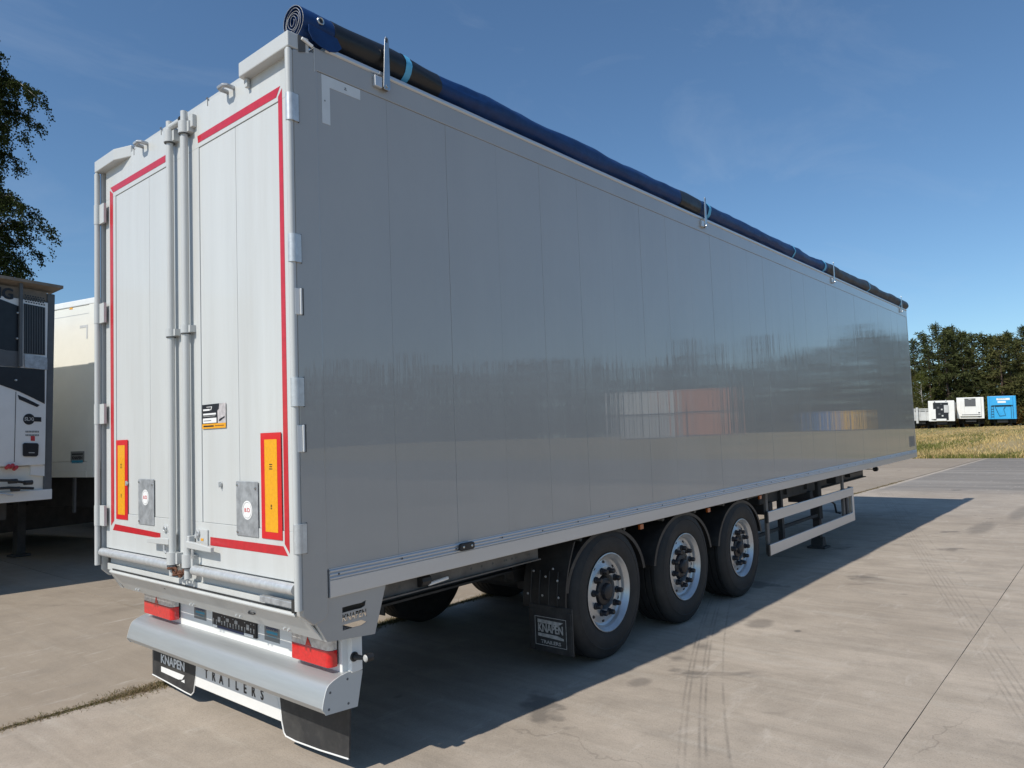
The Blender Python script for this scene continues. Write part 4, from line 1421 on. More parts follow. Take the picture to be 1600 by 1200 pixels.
# rear fender apron and printed mud flap behind the first wheel
ap = MB()
n = 9
vs = []
for k in range(n + 1):
    t = k / n
    z = .50 + .49 * t
    xx = 2.235 - .015 * t + .16 * t * t
    for yy in (.045, .445):
        vs.append((xx, yy, z))
for k in range(n + 1):
    t = k / n
    z = .50 + .49 * t
    xx = 2.25 - .015 * t + .16 * t * t
    for yy in (.045, .445):
        vs.append((xx, yy, z))
m_ = 2 * (n + 1)
fs = []
for k in range(n):
    fs += [(2 * k, 2 * k + 1, 2 * k + 3, 2 * k + 2), (m_ + 2 * k, m_ + 2 * k + 2, m_ + 2 * k + 3, m_ + 2 * k + 1),
           (2 * k, 2 * k + 2, m_ + 2 * k + 2, m_ + 2 * k), (2 * k + 1, m_ + 2 * k + 1, m_ + 2 * k + 3, 2 * k + 3)]
fs += [(0, m_, m_ + 1, 1), (2 * n, 2 * n + 1, m_ + 2 * n + 1, m_ + 2 * n)]
apron = ap.add(vs, fs).build('fender_apron', M['black'], TR, smooth=True)
for yy in (.12, .2, .29, .37):
    MB().tube([(2.232, yy, .53), (2.237, yy, .62), (2.262, yy, .78)], .006, 6).build('apron_rib', M['black'], apron, smooth=True)
for (yy, z, xx) in ((.10, .60, 2.229), (.25, .60, 2.229), (.39, .60, 2.229), (.11, .72, 2.238), (.22, .74, 2.240), (.34, .77, 2.249), (.16, .80, 2.256)):
    MB().lathe([(.0001, -.006), (.008, -.005), (.009, 0)], (xx, yy, z), 'x', 8).build('apron_screw', M['galv'], apron, smooth=True)
XM = 2.225
fl = drect([(827.5, 945), (895, 957), (827, 1013), (895, 1027)], XM)
mf = MB().box(XM, XM + .012, fl[0], fl[1], fl[2], .53).build('mud_flap', M['flap'], TR, bevel=.003)
for yy in (fl[0] + .03, fl[1] - .03):
    MB().box(XM - .006, XM, yy - .022, yy + .022, fl[2] + .01, .50).build('flap_rib', M['flap'], mf, bevel=.003)
yc = (fl[0] + fl[1]) / 2
fw = (fl[1] - fl[0]) * .36
fz0, fz1 = fl[2] + .045, .445
fb = MB()
for a, b, c_, d_ in ((yc - fw, yc + fw, fz0, fz0 + .004), (yc - fw, yc + fw, fz1 - .004, fz1), (yc - fw, yc - fw + .004, fz0, fz1), (yc + fw - .004, yc + fw, fz0, fz1)):
    fb.box(XM - .0016, XM - .0004, a, b, c_, d_)
fb.build('print_frame', M['dwprint'], mf)
hz = fz1 - fz0
MB().prism([(yc + fw * .82, fz1 - hz * .10), (yc + fw * .82, fz1 - hz * .22), (yc - fw * .5, fz1 - hz * .24), (yc - fw * .82, fz1 - hz * .12)], 'x', XM - .0016, XM - .0004).build('logo_bar', M['dwprint'], mf)
MB().prism([(yc + fw * .82, fz0 + hz * .42), (yc + fw * .82, fz0 + hz * .31), (yc - fw * .82, fz0 + hz * .27), (yc - fw * .82, fz0 + hz * .34), (yc - fw * .4, fz0 + hz * .41)], 'x', XM - .0016, XM - .0004).build('logo_bar', M['dwprint'], mf)
put_text('lettering', 'KNAPEN', .085, M['dwprint'], mf, basis((XM - .0018, yc, fz0 + hz * .60), (0, -1, 0), (0, 0, 1)), fat=.0022, bold=.001, sx=fw * 1.66 / (.085 * 4.0))
put_text('lettering', 'TRAILERS', .034, M['dwprint'], mf, basis((XM - .0018, yc, fz0 + hz * .13), (0, -1, 0), (0, 0, 1)), bold=.001, sx=fw * 1.66 / (.034 * 5.4))
MB().box(2.24, 2.252, W - .445, W - .05, .20, .95).build('mud_flap', M['flap'], TR)

# --- chassis below the floor
for yy in (.66, W - .66):
    b = MB().box(.45, 12.6, yy - .05, yy + .05, .985, 1.0).box(.45, 12.6, yy - .008, yy + .008, .74, .985).box(.45, 12.6, yy - .06, yy + .06, .725, .74)
    b.build('chassis_beam', M['chassis_dark'], TR)
for k in range(22):
    xx = .62 + .6 * k
    MB().box(xx - .03, xx + .03, .06, W - .06, 1.0, 1.04).build('cross_member', M['chassis'], TR)
rl = MB().box(.47, 2.05, .135, .150, .905, 1.0).build('dirty_side_member', M['chassis'], TR)
MB().box(.47, 2.05, .11, .135, .905, .913).build('member_flange', M['chassis'], rl)
for xx in (.56, .74, 1.35, 1.45, 1.56, 1.68, 1.70, 1.76, 1.8, 1.95):
    MB().lathe([(.0001, 0), (.009, 0)], (xx, .1345, .955), 'y', 10).build('bolt_hole', M['seam'], rl)
MB().tube([(.94, .10, .935), (1.10, .10, .945)], .011, 8).build('air_hose_stub', M['wprint'], TR, smooth=True)
MB().tube([(.88, .118, .96), (.95, .116, .96)], .035, 10).build('hose_coupling', M['black'], TR, smooth=True)
# drive box of the moving floor, tanks, tubes
MB().box(6.3, 7.7, .95, 1.6, .62, 1.0).build('floor_drive_box', M['chassis_dark'], TR, bevel=.02)
for (xx, yy) in ((7.0, 1.9), (8.0, 1.9)):
    MB().tube([(xx - .45, yy, .82), (xx - .42, yy, .82), (xx + .42, yy, .82), (xx + .45, yy, .82)], [.06, .13, .13, .06], 16).build('air_tank', M['chassis_dark'], TR, smooth=True)
for k, (y0, z0) in enumerate(((.35, .93), (.45, .90))):
    MB().tube([(6.2, y0, z0), (9.3, y0, z0 + .01)], .02, 8).build('brake_pipe', M['chassis'], TR, smooth=True)
for xx in (6.9, 7.6, 8.4):
    MB().box(xx - .02, xx + .02, .30, .62, .86, 1.0).build('pipe_hanger', M['chassis_dark'], TR)
MB().box(7.35, 7.42, .30, .36, .25, .95).build('guard_stay', M['chassis_dark'], TR)
MB().box(6.3, 8.9, .34, .37, .42, .46).build('stay_bar', M['chassis_dark'], TR)
MB().box(6.75, 8.85, .34, .60, .80, 1.0).build('hydraulic_box', M['chassis_dark'], TR, bevel=.02)
for xx in (7.0, 8.55):
    MB().box(xx - .06, xx + .06, .30, .62, .66, .82).build('box_cradle', M['chassis_dark'], TR, bevel=.01)
# spare wheel hanging under the floor between landing leg and axle
sw = empty('wheel')
sw.parent = TR
sw.location = (8.15, 1.4, .68)
sw.rotation_euler = (R_(90), 0, 0)
sw['label'] = 'spare wheel lying flat under the floor'
obj('tyre', ty0, sw)
obj('rim', ri0, sw)

# --- side guard
GY = 0.05
gp = [[bp(u, v, 'y', GY) for u, v in q] for q in (((1203, 800), (1205, 815), (1332, 762), (1335, 777)), ((1203, 853), (1204, 868), (1334, 800), (1336, 815)))]
for (z0, z1) in ((.665, .79), (.285, .412)):
    MB().box(6.25, 9.62, GY, GY + .028, z0, z1).build('side_guard_rail', M['rail'], TR, bevel=.006)
    MB().box(6.215, 6.249, GY - .002, GY + .03, z0 - .004, z1 + .004).build('rail_end_cap', M['black'], TR, bevel=.004)
MB().prism([(GY, .285), (GY + .028, .285), (GY + .028, .79), (GY, .79)], 'x', 9.62, 9.70).build('guard_end_upright', M['rail'], TR, bevel=.006)
MB().prism([(9.70, GY + .002), (9.78, GY + .09), (9.76, GY + .10), (9.69, GY + .028)], 'z', .286, .789).build('guard_end_return', M['white'], TR)
for xx in (6.30, 9.30):
    MB().box(xx - .035, xx + .035, GY + .029, GY + .06, .29, 1.02).build('guard_post', M['chassis'], TR, bevel=.004)
MB().box(9.42, 9.50, GY + .03, GY + .11, .30, .78).build('guard_post', M['chassis_dark'], TR, bevel=.004)
# --- landing legs
for yy, s in ((.42, 0), (W - .42, 1)):
    gg = gz(9.1)
    lg = MB().box(9.02, 9.16, yy - .07, yy + .07, .36, 1.0).build('landing_leg', M['chassis_dark'], TR, bevel=.01)
    MB().box(9.04, 9.14, yy - .05, yy + .05, gg + .05, .36).build('inner_leg', M['chassis_dark'], lg, bevel=.008)
    MB().box(8.96, 9.22, yy - .13, yy + .13, gg + .002, gg + .03).build('leg_foot', M['chassis_dark'], lg, bevel=.006)
    MB().prism([(9.0, gg + .03), (9.18, gg + .03), (9.14, gg + .16), (9.04, gg + .16)], 'y', yy - .085, yy + .085).build('leg_ankle', M['chassis_dark'], lg, bevel=.006)
    MB().prism([(8.6, 1.0), (9.02, .55), (9.02, .62), (8.68, 1.0)], 'y', yy - .02, yy + .02).build('leg_brace', M['chassis_dark'], lg)
MB().tube([(9.10, .35, .62), (9.10, .20, .62), (9.24, .20, .57), (9.30, .20, .44), (9.30, .14, .43)], .014, 8).build('leg_crank', M['black'], TR, smooth=True)
MB().box(9.38, 9.60, .20, .34, .86, 1.0).build('valve_box', M['chassis_dark'], TR, bevel=.01)
MB().box(10.2, 10.92, .22, .30, .895, .95).build('hook_bracket', M['black'], TR)
MB().tube([(11.3, .28, .95), (11.95, .28, .91)], .008, 6).build('release_rod', M['black'], TR, smooth=True)
MB().tube([(11.95, .28, .91), (12.03, .28, .907)], .042, 10).build('rod_knob', M['black'], TR, smooth=True)
MB().lathe([(.0001, -.06), (.045, -.06), (.05, 0), (.05, .1)], (12.4, W / 2, .96), 'z', 14).build('king_pin', M['chassis'], TR, smooth=True)

# ================================================================== ROLLED TARP
TP = empty('rolled_tarpaulin')
TP.matrix_world = BODY_M
tag(TP, 'rolled blue and black tarpaulin lying along the top edge of the grey trailer', 'tarpaulin')
TC_Y, TC_Z = 0.088, 4.072


def roll_r(x, a, base):
    sag = 0.020 * mnoise.noise(Vector((x * .75, 0, 2))) + 0.014 * mnoise.noise(Vector((x * 2.1, 0, 9)))
    w = 0.014 * mnoise.noise(Vector((x * 1.6, math.cos(a) * 1.2, math.sin(a) * 1.2))) + 0.008 * mnoise.noise(Vector((x * 5.0, math.cos(a) * 2, math.sin(a) * 2)))
    f_ = 1 if x > 0.9 else max(0, x) / .9
    return base + (sag + w) * f_


def roll(xa, xb, base, name, m, parent=TP, step=.05, n=26, caps=True):
    g = MB()
    nx = max(2, int((xb - xa) / step))
    vs, fs = [], []
    for i in range(nx + 1):
        x = xa + (xb - xa) * i / nx
        dz = 0.010 * mnoise.noise(Vector((x * .45, 4, 2))) * min(1, max(0, x))
        for k in range(n):
            a = 2 * math.pi * k / n
            r = roll_r(x, a, base)
            zz = r * math.sin(a) * .93
            vs.append((x, TC_Y + r * math.cos(a), TC_Z + dz + max(zz, -.104)))
    for i in range(nx):
        for k in range(n):
            fs.append((i * n + k, i * n + (k + 1) % n, (i + 1) * n + (k + 1) % n, (i + 1) * n + k))
    if caps:
        fs += [tuple(range(n - 1, -1, -1)), tuple(nx * n + k for k in range(n))]
    g.add(vs, fs)
    return g.build(name, M[m], parent, smooth=True, ang=60)


rollo = roll(0.13, 14.12, .096, 'tarp_roll', 'blue_tarp')
roll(0.27, 1.09, .0985, 'black_wrap', 'black_tarp')
roll(4.35, 4.78, .0985, 'black_wrap', 'black_tarp')
roll(9.0, 14.17, .0995, 'dark_wrap', 'brown_tarp')
for xx, w in ((.80, .05), (4.97, .06), (7.55, .04), (8.86, .08), (11.2, .06), (13.55, .06)):
    roll(xx - w / 2, xx + w / 2, .102, 'strap', 'strap', step=.02, caps=False)
# open spiral end
g = MB()
turns, n = 5.5, 150
vs, fs = [], []
for k in range(n + 1):
    t = k / n
    a = 2 * math.pi * turns * t + 1.9
    r = .014 + (.097 - .014) * t
    for rr_, xx in ((r, .065), (r + .0055, .065), (r + .0055, .16), (r, .16)):
        vs.append((xx + .004 * math.sin(a * 1.3), TC_Y + rr_ * math.cos(a) * .98, TC_Z + max(rr_ * math.sin(a) * .93, -.104)))
for k in range(n):
    for j in range(4):
        fs.append((k * 4 + j, k * 4 + (j + 1) % 4, (k + 1) * 4 + (j + 1) % 4, (k + 1) * 4 + j))
fs += [(0, 1, 2, 3), (n * 4 + 3, n * 4 + 2, n * 4 + 1, n * 4)]
g.add(vs, fs).build('spiral_end', M['blue_tarp'], TP, smooth=True)
e = []
for k in range(n + 1):
    t = k / n
    a = 2 * math.pi * turns * t + 1.9
    r = .014 + (.097 - .014) * t + .0027
    e.append((.0635 + .004 * math.sin(a * 1.3), TC_Y + r * math.cos(a) * .98, TC_Z + max(r * math.sin(a) * .93, -.104)))
MB().tube(e, .0011, 5).build('cut_edge', M['dwprint'], TP, smooth=True)
MB().torus((.175, TC_Y - .096, TC_Z + .014), .017, .0055, 'y', 16, 8).build('eyelet', M['stainless'], TP, smooth=True)
MB().lathe([(.0001, 0), (.013, 0)], (.175, TC_Y - .098, TC_Z + .014), 'y', 14).build('eyelet_hole', M['ink'], TP)
# loose skirt hanging on the rail at the rear
MB().prism([(.09, 4.03), (.27, 4.02), (.30, 3.975), (.27, 3.945), (.22, 3.926), (.16, 3.934), (.115, 3.95), (.09, 3.99)], 'y', -.022, -.017).build('tarp_skirt', M['blue_tarp'], TP)

# ================================================================== THE ROW OF PARKED TRAILERS ON THE LEFT
TH = R_(13)


class Loc:
    """a thing's own frame: x to the right along the row, y away from the yard"""
    def __init__(self, origin, th):
        self.M = Matrix.Translation(origin) @ Matrix.Rotation(th, 4, 'Z')
        self.I = self.M.inverted()
        self.c = self.I @ Vector(CAM_C)

    def p(self, u, v, axis, val):
        d = self.I.to_3x3() @ _ray(u, v)
        i = 'xyz'.index(axis)
        return self.c + d * ((val - self.c[i]) / d[i])


RF = Loc((1.47, 8.38, 0), TH)
reef = empty('reefer_trailer', (1.47, 8.38, 0), TH)
tag(reef, 'white refrigerated trailer with dark grilled cooling unit at the left edge', 'trailer')


def rpoly(pts, y):
    return [(q.x, q.z) for q in (RF.p(u, v, 'y', y) for u, v in pts)]


def rplate(name, pts, m, y0, y1, parent=reef, bevel=0):
    return MB().prism(rpoly(pts, y0), 'y', y0, y1).build(name, M[m], parent, bevel=bevel)


HT = 4.02
MB().box(-2.55, 0, .06, 13.3, 1.16, HT - .02).build('insulated_box', M['slat_white'], reef, bevel=.01)
for xa, xb in ((-.105, -.002), (-2.548, -2.44)):
    MB().box(xa, xb, -.055, .058, 1.16, HT - .03).build('front_post', M['dgrey'], reef, bevel=.012)
MB().prism([(-.19, HT + .045), (-.19, HT + .085), (.10, HT + .075), (.10, HT + .0)], 'x', -2.6, .03).build('roof_lip', M['roofboard'], reef)
MB().box(-2.44, -.105, -.03, .058, HT - .16, HT - .02).build('roof_header', M['roofboard'], reef)
# cooling unit housing, made of the plates that show
hs_ = MB().box(-2.40, -.115, -.085, -.031, 1.58, HT - .17).build('unit_housing', M['white'], reef, bevel=.01)
UY = -.0865
rplate('left_grille', [(-40, 452), (31, 479), (31, 550), (-40, 540)], 'grille', UY - .006, UY, hs_)
rplate('right_grille', [(37.5, 474), (70.5, 480.5), (70.5, 555), (37.5, 552)], 'grille', UY - .006, UY, hs_)
for k in range(9):
    t = k / 8
    rplate('grille_slat', [(38.5 + 31 * t, 475.5 + 6 * t), (39.6 + 31 * t, 475.8 + 6 * t), (39.6 + 31 * t, 553), (38.5 + 31 * t, 552)], 'dgrey', UY - .012, UY - .0062, hs_)
rplate('middle_band', [(-40, 543), (31, 549), (31, 574), (-40, 568)], 'dgrey', UY - .010, UY, hs_)
rplate('tread_plate', [(38.5, 552.5), (74, 559), (74, 578), (38.5, 574)], 'plate', UY - .02, UY - .0125, hs_)
rplate('lower_grille', [(-40, 570), (31, 574.5), (70, 578), (70, 631), (52, 622), (31, 612), (0, 601), (-40, 590)], 'grille', UY - .0055, UY, hs_)
rplate('unit_post', [(31.5, 438), (36.5, 439), (35.5, 573), (30.5, 573)], 'dgrey', UY - .05, UY - .012, hs_, .005)
rplate('slanted_vent', [(28, 617), (40, 622), (62, 633), (58, 636), (30, 624)], 'ink', UY - .004, UY, hs_)
vt = MB()
for r in range(4):
    for k in range(8):
        u, v = 39.5 + k * 4 + (r % 2) * 1.5, 461 + r * 3.4 + k * .75
        q = RF.p(u, v, 'y', UY)
        vt.box(q.x - .010, q.x + .010, UY - .003, UY, q.z - .008, q.z + .008)
tag(vt.build('vent_holes', M['grille'], hs_), kind='stuff')
q = RF.p(45.2, 655, 'y', UY)
bd = MB().lathe([(.0001, 0), (.072, 0), (.075, .004)], (q.x, UY - .006, q.z), 'y', 28).build('round_badge', M['ink'], hs_)
put_text('lettering', 'SLXi', .066, M['dwprint'], bd, basis((q.x, UY - .0075, q.z), (1, 0, 0), (0, 0, 1)), bold=.002)
rplate('badge_bar', [(53.5, 651.5), (64.5, 652), (64.5, 659), (53.5, 658.5)], 'ink', UY - .004, UY, hs_)
for v0 in (673, 678.5):
    for k in range(9):
        rplate('small_print', [(40 + k * 2.4, v0), (41.6 + k * 2.4, v0 + .2), (41.6 + k * 2.4, v0 + 3), (40 + k * 2.4, v0 + 2.6)], 'grey_label', UY - .002, UY, hs_)
rplate('red_sticker', [(48.2, 681), (54.5, 681.5), (54.5, 689), (48.2, 688.5)], 'redprint', UY - .003, UY, hs_)
cp = rplate('control_panel', [(36.5, 694), (38.5, 692), (59, 692.5), (61, 695), (60, 711), (57.5, 713.3), (38, 713), (36.5, 711)], 'ink', UY - .02, UY, hs_, .006)
rplate('panel_display', [(43, 700), (57, 700.5), (57, 705), (43, 705)], 'grille', UY - .024, UY - .0205, cp)
rplate('panel_keys', [(45, 706.5), (54, 706.7), (54, 708), (45, 708)], 'dwprint', UY - .024, UY - .0205, cp)
q = RF.p(6.2, 459.3, 'y', UY)
put_text('lettering', 'NG', .205, M['ink'], hs_, basis((q.x - .035, UY - .003, q.z + .005), (1, 0, .0), (0, 0, 1)), fat=.007, bold=.002)
for (u, v) in ((27, 489), (26, 529), (24, 594)):
    q = RF.p(u, v, 'y', UY)
    MB().lathe([(.0001, -.02), (.012, -.018), (.014, 0)], (q.x, UY - .006, q.z), 'y', 10).build('grille_screw', M['galv'], hs_, smooth=True)
rplate('housing_seam', [(24.4, 612), (25.4, 612), (22.9, 722), (21.9, 722)], 'seam', UY - .0015, UY, hs_)
rplate('lower_white_panel', [(48, 724), (70, 727), (70, 744), (48, 742)], 'white', -.05, -.02, reef)
MB().box(-2.45, -.10, -.02, .058, 1.17, 1.57).build('front_sill', M['slat_white'], reef)
MB().box(-2.5, -.0, -.06, -.021, 1.10, 1.24).build('coupling_rail', M['white'], reef, bevel=.006)
for k, (u0, v0, u1, v1) in enumerate(((-30, 750, 50, 755), (-30, 765, 52, 763), (-20, 772, 20, 774))):
    a, b = RF.p(u0, v0, 'y', -.12), RF.p(u1, v1, 'y', -.12)
    MB().tube([a, a.lerp(b, .5) + Vector((0, -.02, .015)), b], .018 if k < 2 else .012, 8).build('air_line', M['black'] if k < 2 else M['galv'], reef, smooth=True)
for (u, v) in ((20, 752), (24, 764), (44, 754)):
    a = RF.p(u, v, 'y', -.12)
    MB().tube([a + Vector((-.05, 0, 0)), a + Vector((.05, 0, 0))], .032, 10).build('line_coupling', M['chassis_dark'], reef, smooth=True)
for k, (u, v) in enumerate(((12, 730), (18, 729), (24, 732))):
    a = RF.p(u, v, 'y', -.1)
    MB().tube([a + Vector((0, -.03, .02)), a + Vector((.01, .05, -.01))], .024, 10).build('red_connector', M['redprint'], reef, smooth=True)
# underside
for yy in (-.45, -2.05):
    MB().box(yy - .05, yy + .05, .3, 12.5, .85, 1.16).build('chassis_beam', M['chassis_dark'], reef)
for xx in (-.35, -2.2):
    MB().box(xx - .07, xx + .07, 2.7, 2.84, .04, 1.0).box(xx - .13, xx + .13, 2.64, 2.9, 0.002, .04).build('landing_leg', M['chassis_dark'], reef, bevel=.01)
MB().box(-2.4, -.1, 3.0, 5.6, .30, 1.12).build('underside_dark_box', M['chassis_dark'], reef, bevel=.02)  # dark box added to block the lit ground under the reefer
for k in range(3):
    for xx in (-.30, -2.25):
        obj('wheel', ty0, reef, (xx, 8.2 + 1.31 * k, RW - .003), (0, 0, R_(90)))

# --- white box trailer beside it
WB0 = (2.206, 8.86, 0)
WF = Loc(WB0, TH)
wb = empty('white_box_trailer', WB0, TH)
tag(wb, 'cream white box trailer half shaded behind the dark grilled reefer', 'trailer')


def wpoly(pts, x=0.0):
    return [(q.y, q.z) for q in (WF.p(u, v, 'x', x) for u, v in pts)]


ZB = WF.p(100, 746, 'x', 0).z
HW = 4.13
MB().box(.0, 2.5, .0, 13.4, ZB + .24, HW - .10).build('insulated_box', M['slat_white'], wb, bevel=.01)
MB().box(-.012, 2.512, -.012, 13.41, HW - .098, HW).build('roof_rail', M['white'], wb, bevel=.012)
MB().box(-.010, .06, -.012, .16, ZB, HW - .0985).build('corner_post', M['slat_white'], wb, bevel=.008)
MB().box(-.016, .06, .161, 13.4, ZB, ZB + .11).build('lower_rail', M['slat_white'], wb, bevel=.006)
MB().box(-.006, .06, .161, 13.4, ZB + .111, ZB + .235).build('skirt_rail', M['slat_white'], wb, bevel=.004)
for yy in (.16, 1.2, 2.4):
    MB().box(-.0015, -.0003, yy + .003, yy + .007, ZB + .24, HW - .1).build('panel_seam', M['steel_grey'], wb)
MB().box(-.003, -.0003, .17, 13.3, HW - .235, HW - .229).build('top_seam', M['steel_grey'], wb)
q = WF.p(111, 479.5, 'x', -.004)
MB().prism([(q.y - .045, q.z - .04), (q.y + .045, q.z - .04), (q.y, q.z + .045)], 'x', -.004, -.001).build('warning_triangle', M['yellow'], wb)
q = WF.p(137, 509, 'x', -.004)
MB().prism([(q.y, q.z + .02), (q.y + .20, q.z + .02), (q.y + .20, q.z - .02), (q.y + .035, q.z - .02), (q.y + .035, q.z - .20), (q.y, q.z - .20)], 'x', -.004, -.001).build('corner_marking', M['steel_grey'], wb)
sp = wpoly([(110.5, 705.5), (131.5, 705), (131, 728.5), (110.3, 728.5)], -.004)
ys, zs = [p[0] for p in sp], [p[1] for p in sp]
y0, y1, z0, z1 = min(ys), max(ys), min(zs), max(zs)
stk = MB().box(-.004, -.001, y0, y1, z0, z1).build('grey_sticker', M['grey_label'], wb)
yc, hh = (y0 + y1) / 2, z1 - z0
MB().box(-.006, -.0042, y0 + .03, y1 - .03, z0 + hh * .2, z0 + hh * .4).build('sticker_bar', M['cyan'], stk)
MB().box(-.006, -.0042, y0 + .03, y1 - .03, z0 + hh * .76, z0 + hh * .86).build('sticker_bar', M['ink'], stk)
put_text('lettering', 'KNAPEN', hh * .26, M['ink'], stk, basis((-.0062, yc, z0 + hh * .56), (0, -1, 0), (0, 0, 1)), bold=.003, sx=(y1 - y0) * .8 / (hh * .26 * 4))
for xx in (.45, 2.05):
    MB().box(xx - .05, xx + .05, .3, 12.5, .85, ZB).build('chassis_beam', M['chassis_dark'], wb)
for xx in (.3, 2.2):
    MB().box(xx - .07, xx + .07, 2.4, 2.54, .04, ZB).box(xx - .13, xx + .13, 2.34, 2.6, 0.002, .04).build('landing_leg', M['chassis_dark'], wb, bevel=.01)
MB().box(.05, .08, .55, .60, .80, ZB).build('front_stay', M['dgrey'], wb)
MB().box(.1, 2.4, 3.2, 6.0, .35, ZB - .02).build('underside_dark_box', M['chassis_dark'], wb, bevel=.02)  # added dark box, keeps the space below the trailer black
for k in range(3):
    for xx in (.25, 2.25):
        obj('wheel', ty0, wb, (xx, 8.2 + 1.31 * k, RW - .003), (0, 0, R_(90)))

# unseen trailers added left of frame and behind the big one to block skylight
F_, A_ = Vector((math.cos(TH), math.sin(TH), 0)), Vector((-math.sin(TH), math.cos(TH), 0))
nb_ = copy_tree(wb)
nb_.location = Vector((1.47, 8.38, 0)) - F_ * 5.75 + A_ * .75
tag(nb_, 'added unseen white box trailer left of the reefer, just outside the picture', 'trailer')
nb_ = copy_tree(wb)
nb_.location = Vector(WB0) + F_ * 3.25 + A_ * .2
tag(nb_, 'added white box trailer hidden behind the big grey trailer', 'trailer')
tag(reef, group='trailers parked in a row on the left')
for o_ in (wb, nb_):
    tag(o_, group='trailers parked in a row on the left')

# ================================================================== FAR TRAILERS ON THE MEADOW


def far_trailer(name, u, v_base, depth, w, z0, z1, body, label, face, rz, length=12.0):
    q = wd(u, v_base, depth)
    gx, gy = q.x, q.y
    z = min(field_h(gx + k, gy) for k in (0, 4, 8)) - .02
    t = empty(name, (gx, gy, z), rz)
    t.rotation_euler.x = R_(1.3)           # the meadow falls off to the right
    tag(t, label, 'trailer', 'trailers parked on the meadow in front of the forest')
    MB().box(0, length, -w / 2, w / 2, z0, z1).build('box', M[body], t, bevel=.03)
    for s in (-1, 1):
        MB().box(1.6, 1.8, s * .75 - .08, s * .75 + .08, .0, z0).build('landing_leg', M['chassis_dark'], t)
        for k in range(3):
            MB().lathe([(.0001, -.16), (.28, -.16), (.3, -.19), (.5, -.19), (.52, -.15), (.52, .15), (.5, .19), (.0001, .19)], (7.6 + 1.3 * k, s * (w / 2 - .23), .5), 'y', 20).build(
                'wheel', M['rubber'], t, smooth=True)
    MB().box(.3, length - .5, -.5, .5, z0 - .35, z0 - .01).build('chassis', M['chassis_dark'], t)
    MB().box(2.6, 6.8, -w / 2 + .05, w / 2 - .05, .38, z0 - .02).build('underside_dark_box', M['chassis_dark'], t)
    face(t, w, z0, z1)
    return t


def fbox(t, name, m, y0, y1, z0, z1, x0=-.06, x1=-.002):
    return MB().box(x0, x1, min(-y0, -y1), max(-y0, -y1), z0, z1).build(name, M[m], t)


def face_machine(t, w, z0, z1):                 # cooling machine with its covers off
    h = z1 - z0
    fbox(t, 'dark_machine', 'grille', -.78, .66, z0 + .15, z1 - .22)
    fbox(t, 'grey_panel', 'steel_grey', .26, .70, z0 + .95, z1 - .5, -.10, -.061)
    fbox(t, 'white_cover', 'white', -1.0, -.55, z0 + .25, z0 + 1.35, -.12, -.061)
    fbox(t, 'lower_tray', 'white', -.5, .45, z0 + .05, z0 + .28, -.14, -.061)
    for k, (y, z, s) in enumerate(((-.3, 1.5, .22), (.05, 1.3, .16), (-.2, .8, .2), (.1, .6, .16), (-.62, 2.15, .12), (.45, 2.3, .1), (0, 1.9, .14))):
        fbox(t, 'machine_part', 'steel_grey' if k % 2 else 'dgrey', y - s / 2, y + s / 2, z0 + z - s / 2, z0 + z + s / 2, -.12, -.061)


def face_panel(t, w, z0, z1):                   # closed white unit with a dark window
    fbox(t, 'unit', 'white', -.98, 1.0, z0 + .28, z1 - .04, -.16, -.002)
    fbox(t, 'dark_window', 'dgrey', -.52, .52, z1 - .98, z1 - .12, -.19, -.161)
    fbox(t, 'window_mark', 'wprint', -.12, .14, z1 - .22, z1 - .18, -.196, -.191)
    fbox(t, 'shadow_gap', 'grille', -.82, .92, z0 + .40, z0 + .46, -.175, -.161)
    fbox(t, 'control_box', 'dgrey', .72, .9, z0 + .58, z0 + .7, -.18, -.161)
    fbox(t, 'control_box', 'dgrey', .70, .88, z0 + .16, z0 + .25, -.06, -.002)
    fbox(t, 'unit_seam', 'steel_grey', -.55, -.53, z0 + .5, z1 - 1.0, -.165, -.161)
    fbox(t, 'unit_seam', 'steel_grey', .53, .55, z0 + .5, z1 - 1.0, -.165, -.161)


def face_blue(t, w, z0, z1):
    fbox(t, 'wind_deflector', 'blue_paint', -.95, 1.0, z1 - 1.0, z1 - .05, -.16, -.002)
    for s in (-1, 1):
        MB().prism([(s * 1.24, z0), (s * 1.24, z1), (s * 1.12, z1), (s * 1.12, z0)], 'x', -.08, -.002).build('corner_post', M['blue_paint'], t)
    for (y0, y1, a, b) in ((-.42, .18, .62, .70), (-.5, .55, .30, .40)):
        fbox(t, 'white_lettering', 'wprint', y0 + .05, y1 + .2, z1 - b - .06, z1 - a + .06 - .3 + .3, -.168, -.1605)
    fbox(t, 'white_lettering', 'wprint', -.35, .4, z1 - .36, z1 - .28, -.168, -.1605)
    fbox(t, 'shadow_gap', 'grille', -.62, .78, z1 - 1.14, z1 - 1.02, -.06, -.002)
    for k in range(5):
        fbox(t, 'ladder_rung', 'grille', -.98, -.76, z0 + .25 + .28 * k, z0 + .29 + .28 * k, -.05, -.002)
    for yy in (-.98, -.76, .82, 1.0):
        fbox(t, 'ladder_rail', 'grille', yy - .015, yy + .015, z0 + .12, z0 + 1.5, -.05, -.002)
    MB().tube([(-.06, .6, z1 - 1.2), (-.08, .45, z0 + .9), (-.06, .25, z0 + .35), (-.06, -.3, z0 + .42), (-.08, -.15, z0 + 1.1), (-.06, -.3, z1 - 1.2)], .022, 6).build('air_lines', M['grille'], t)


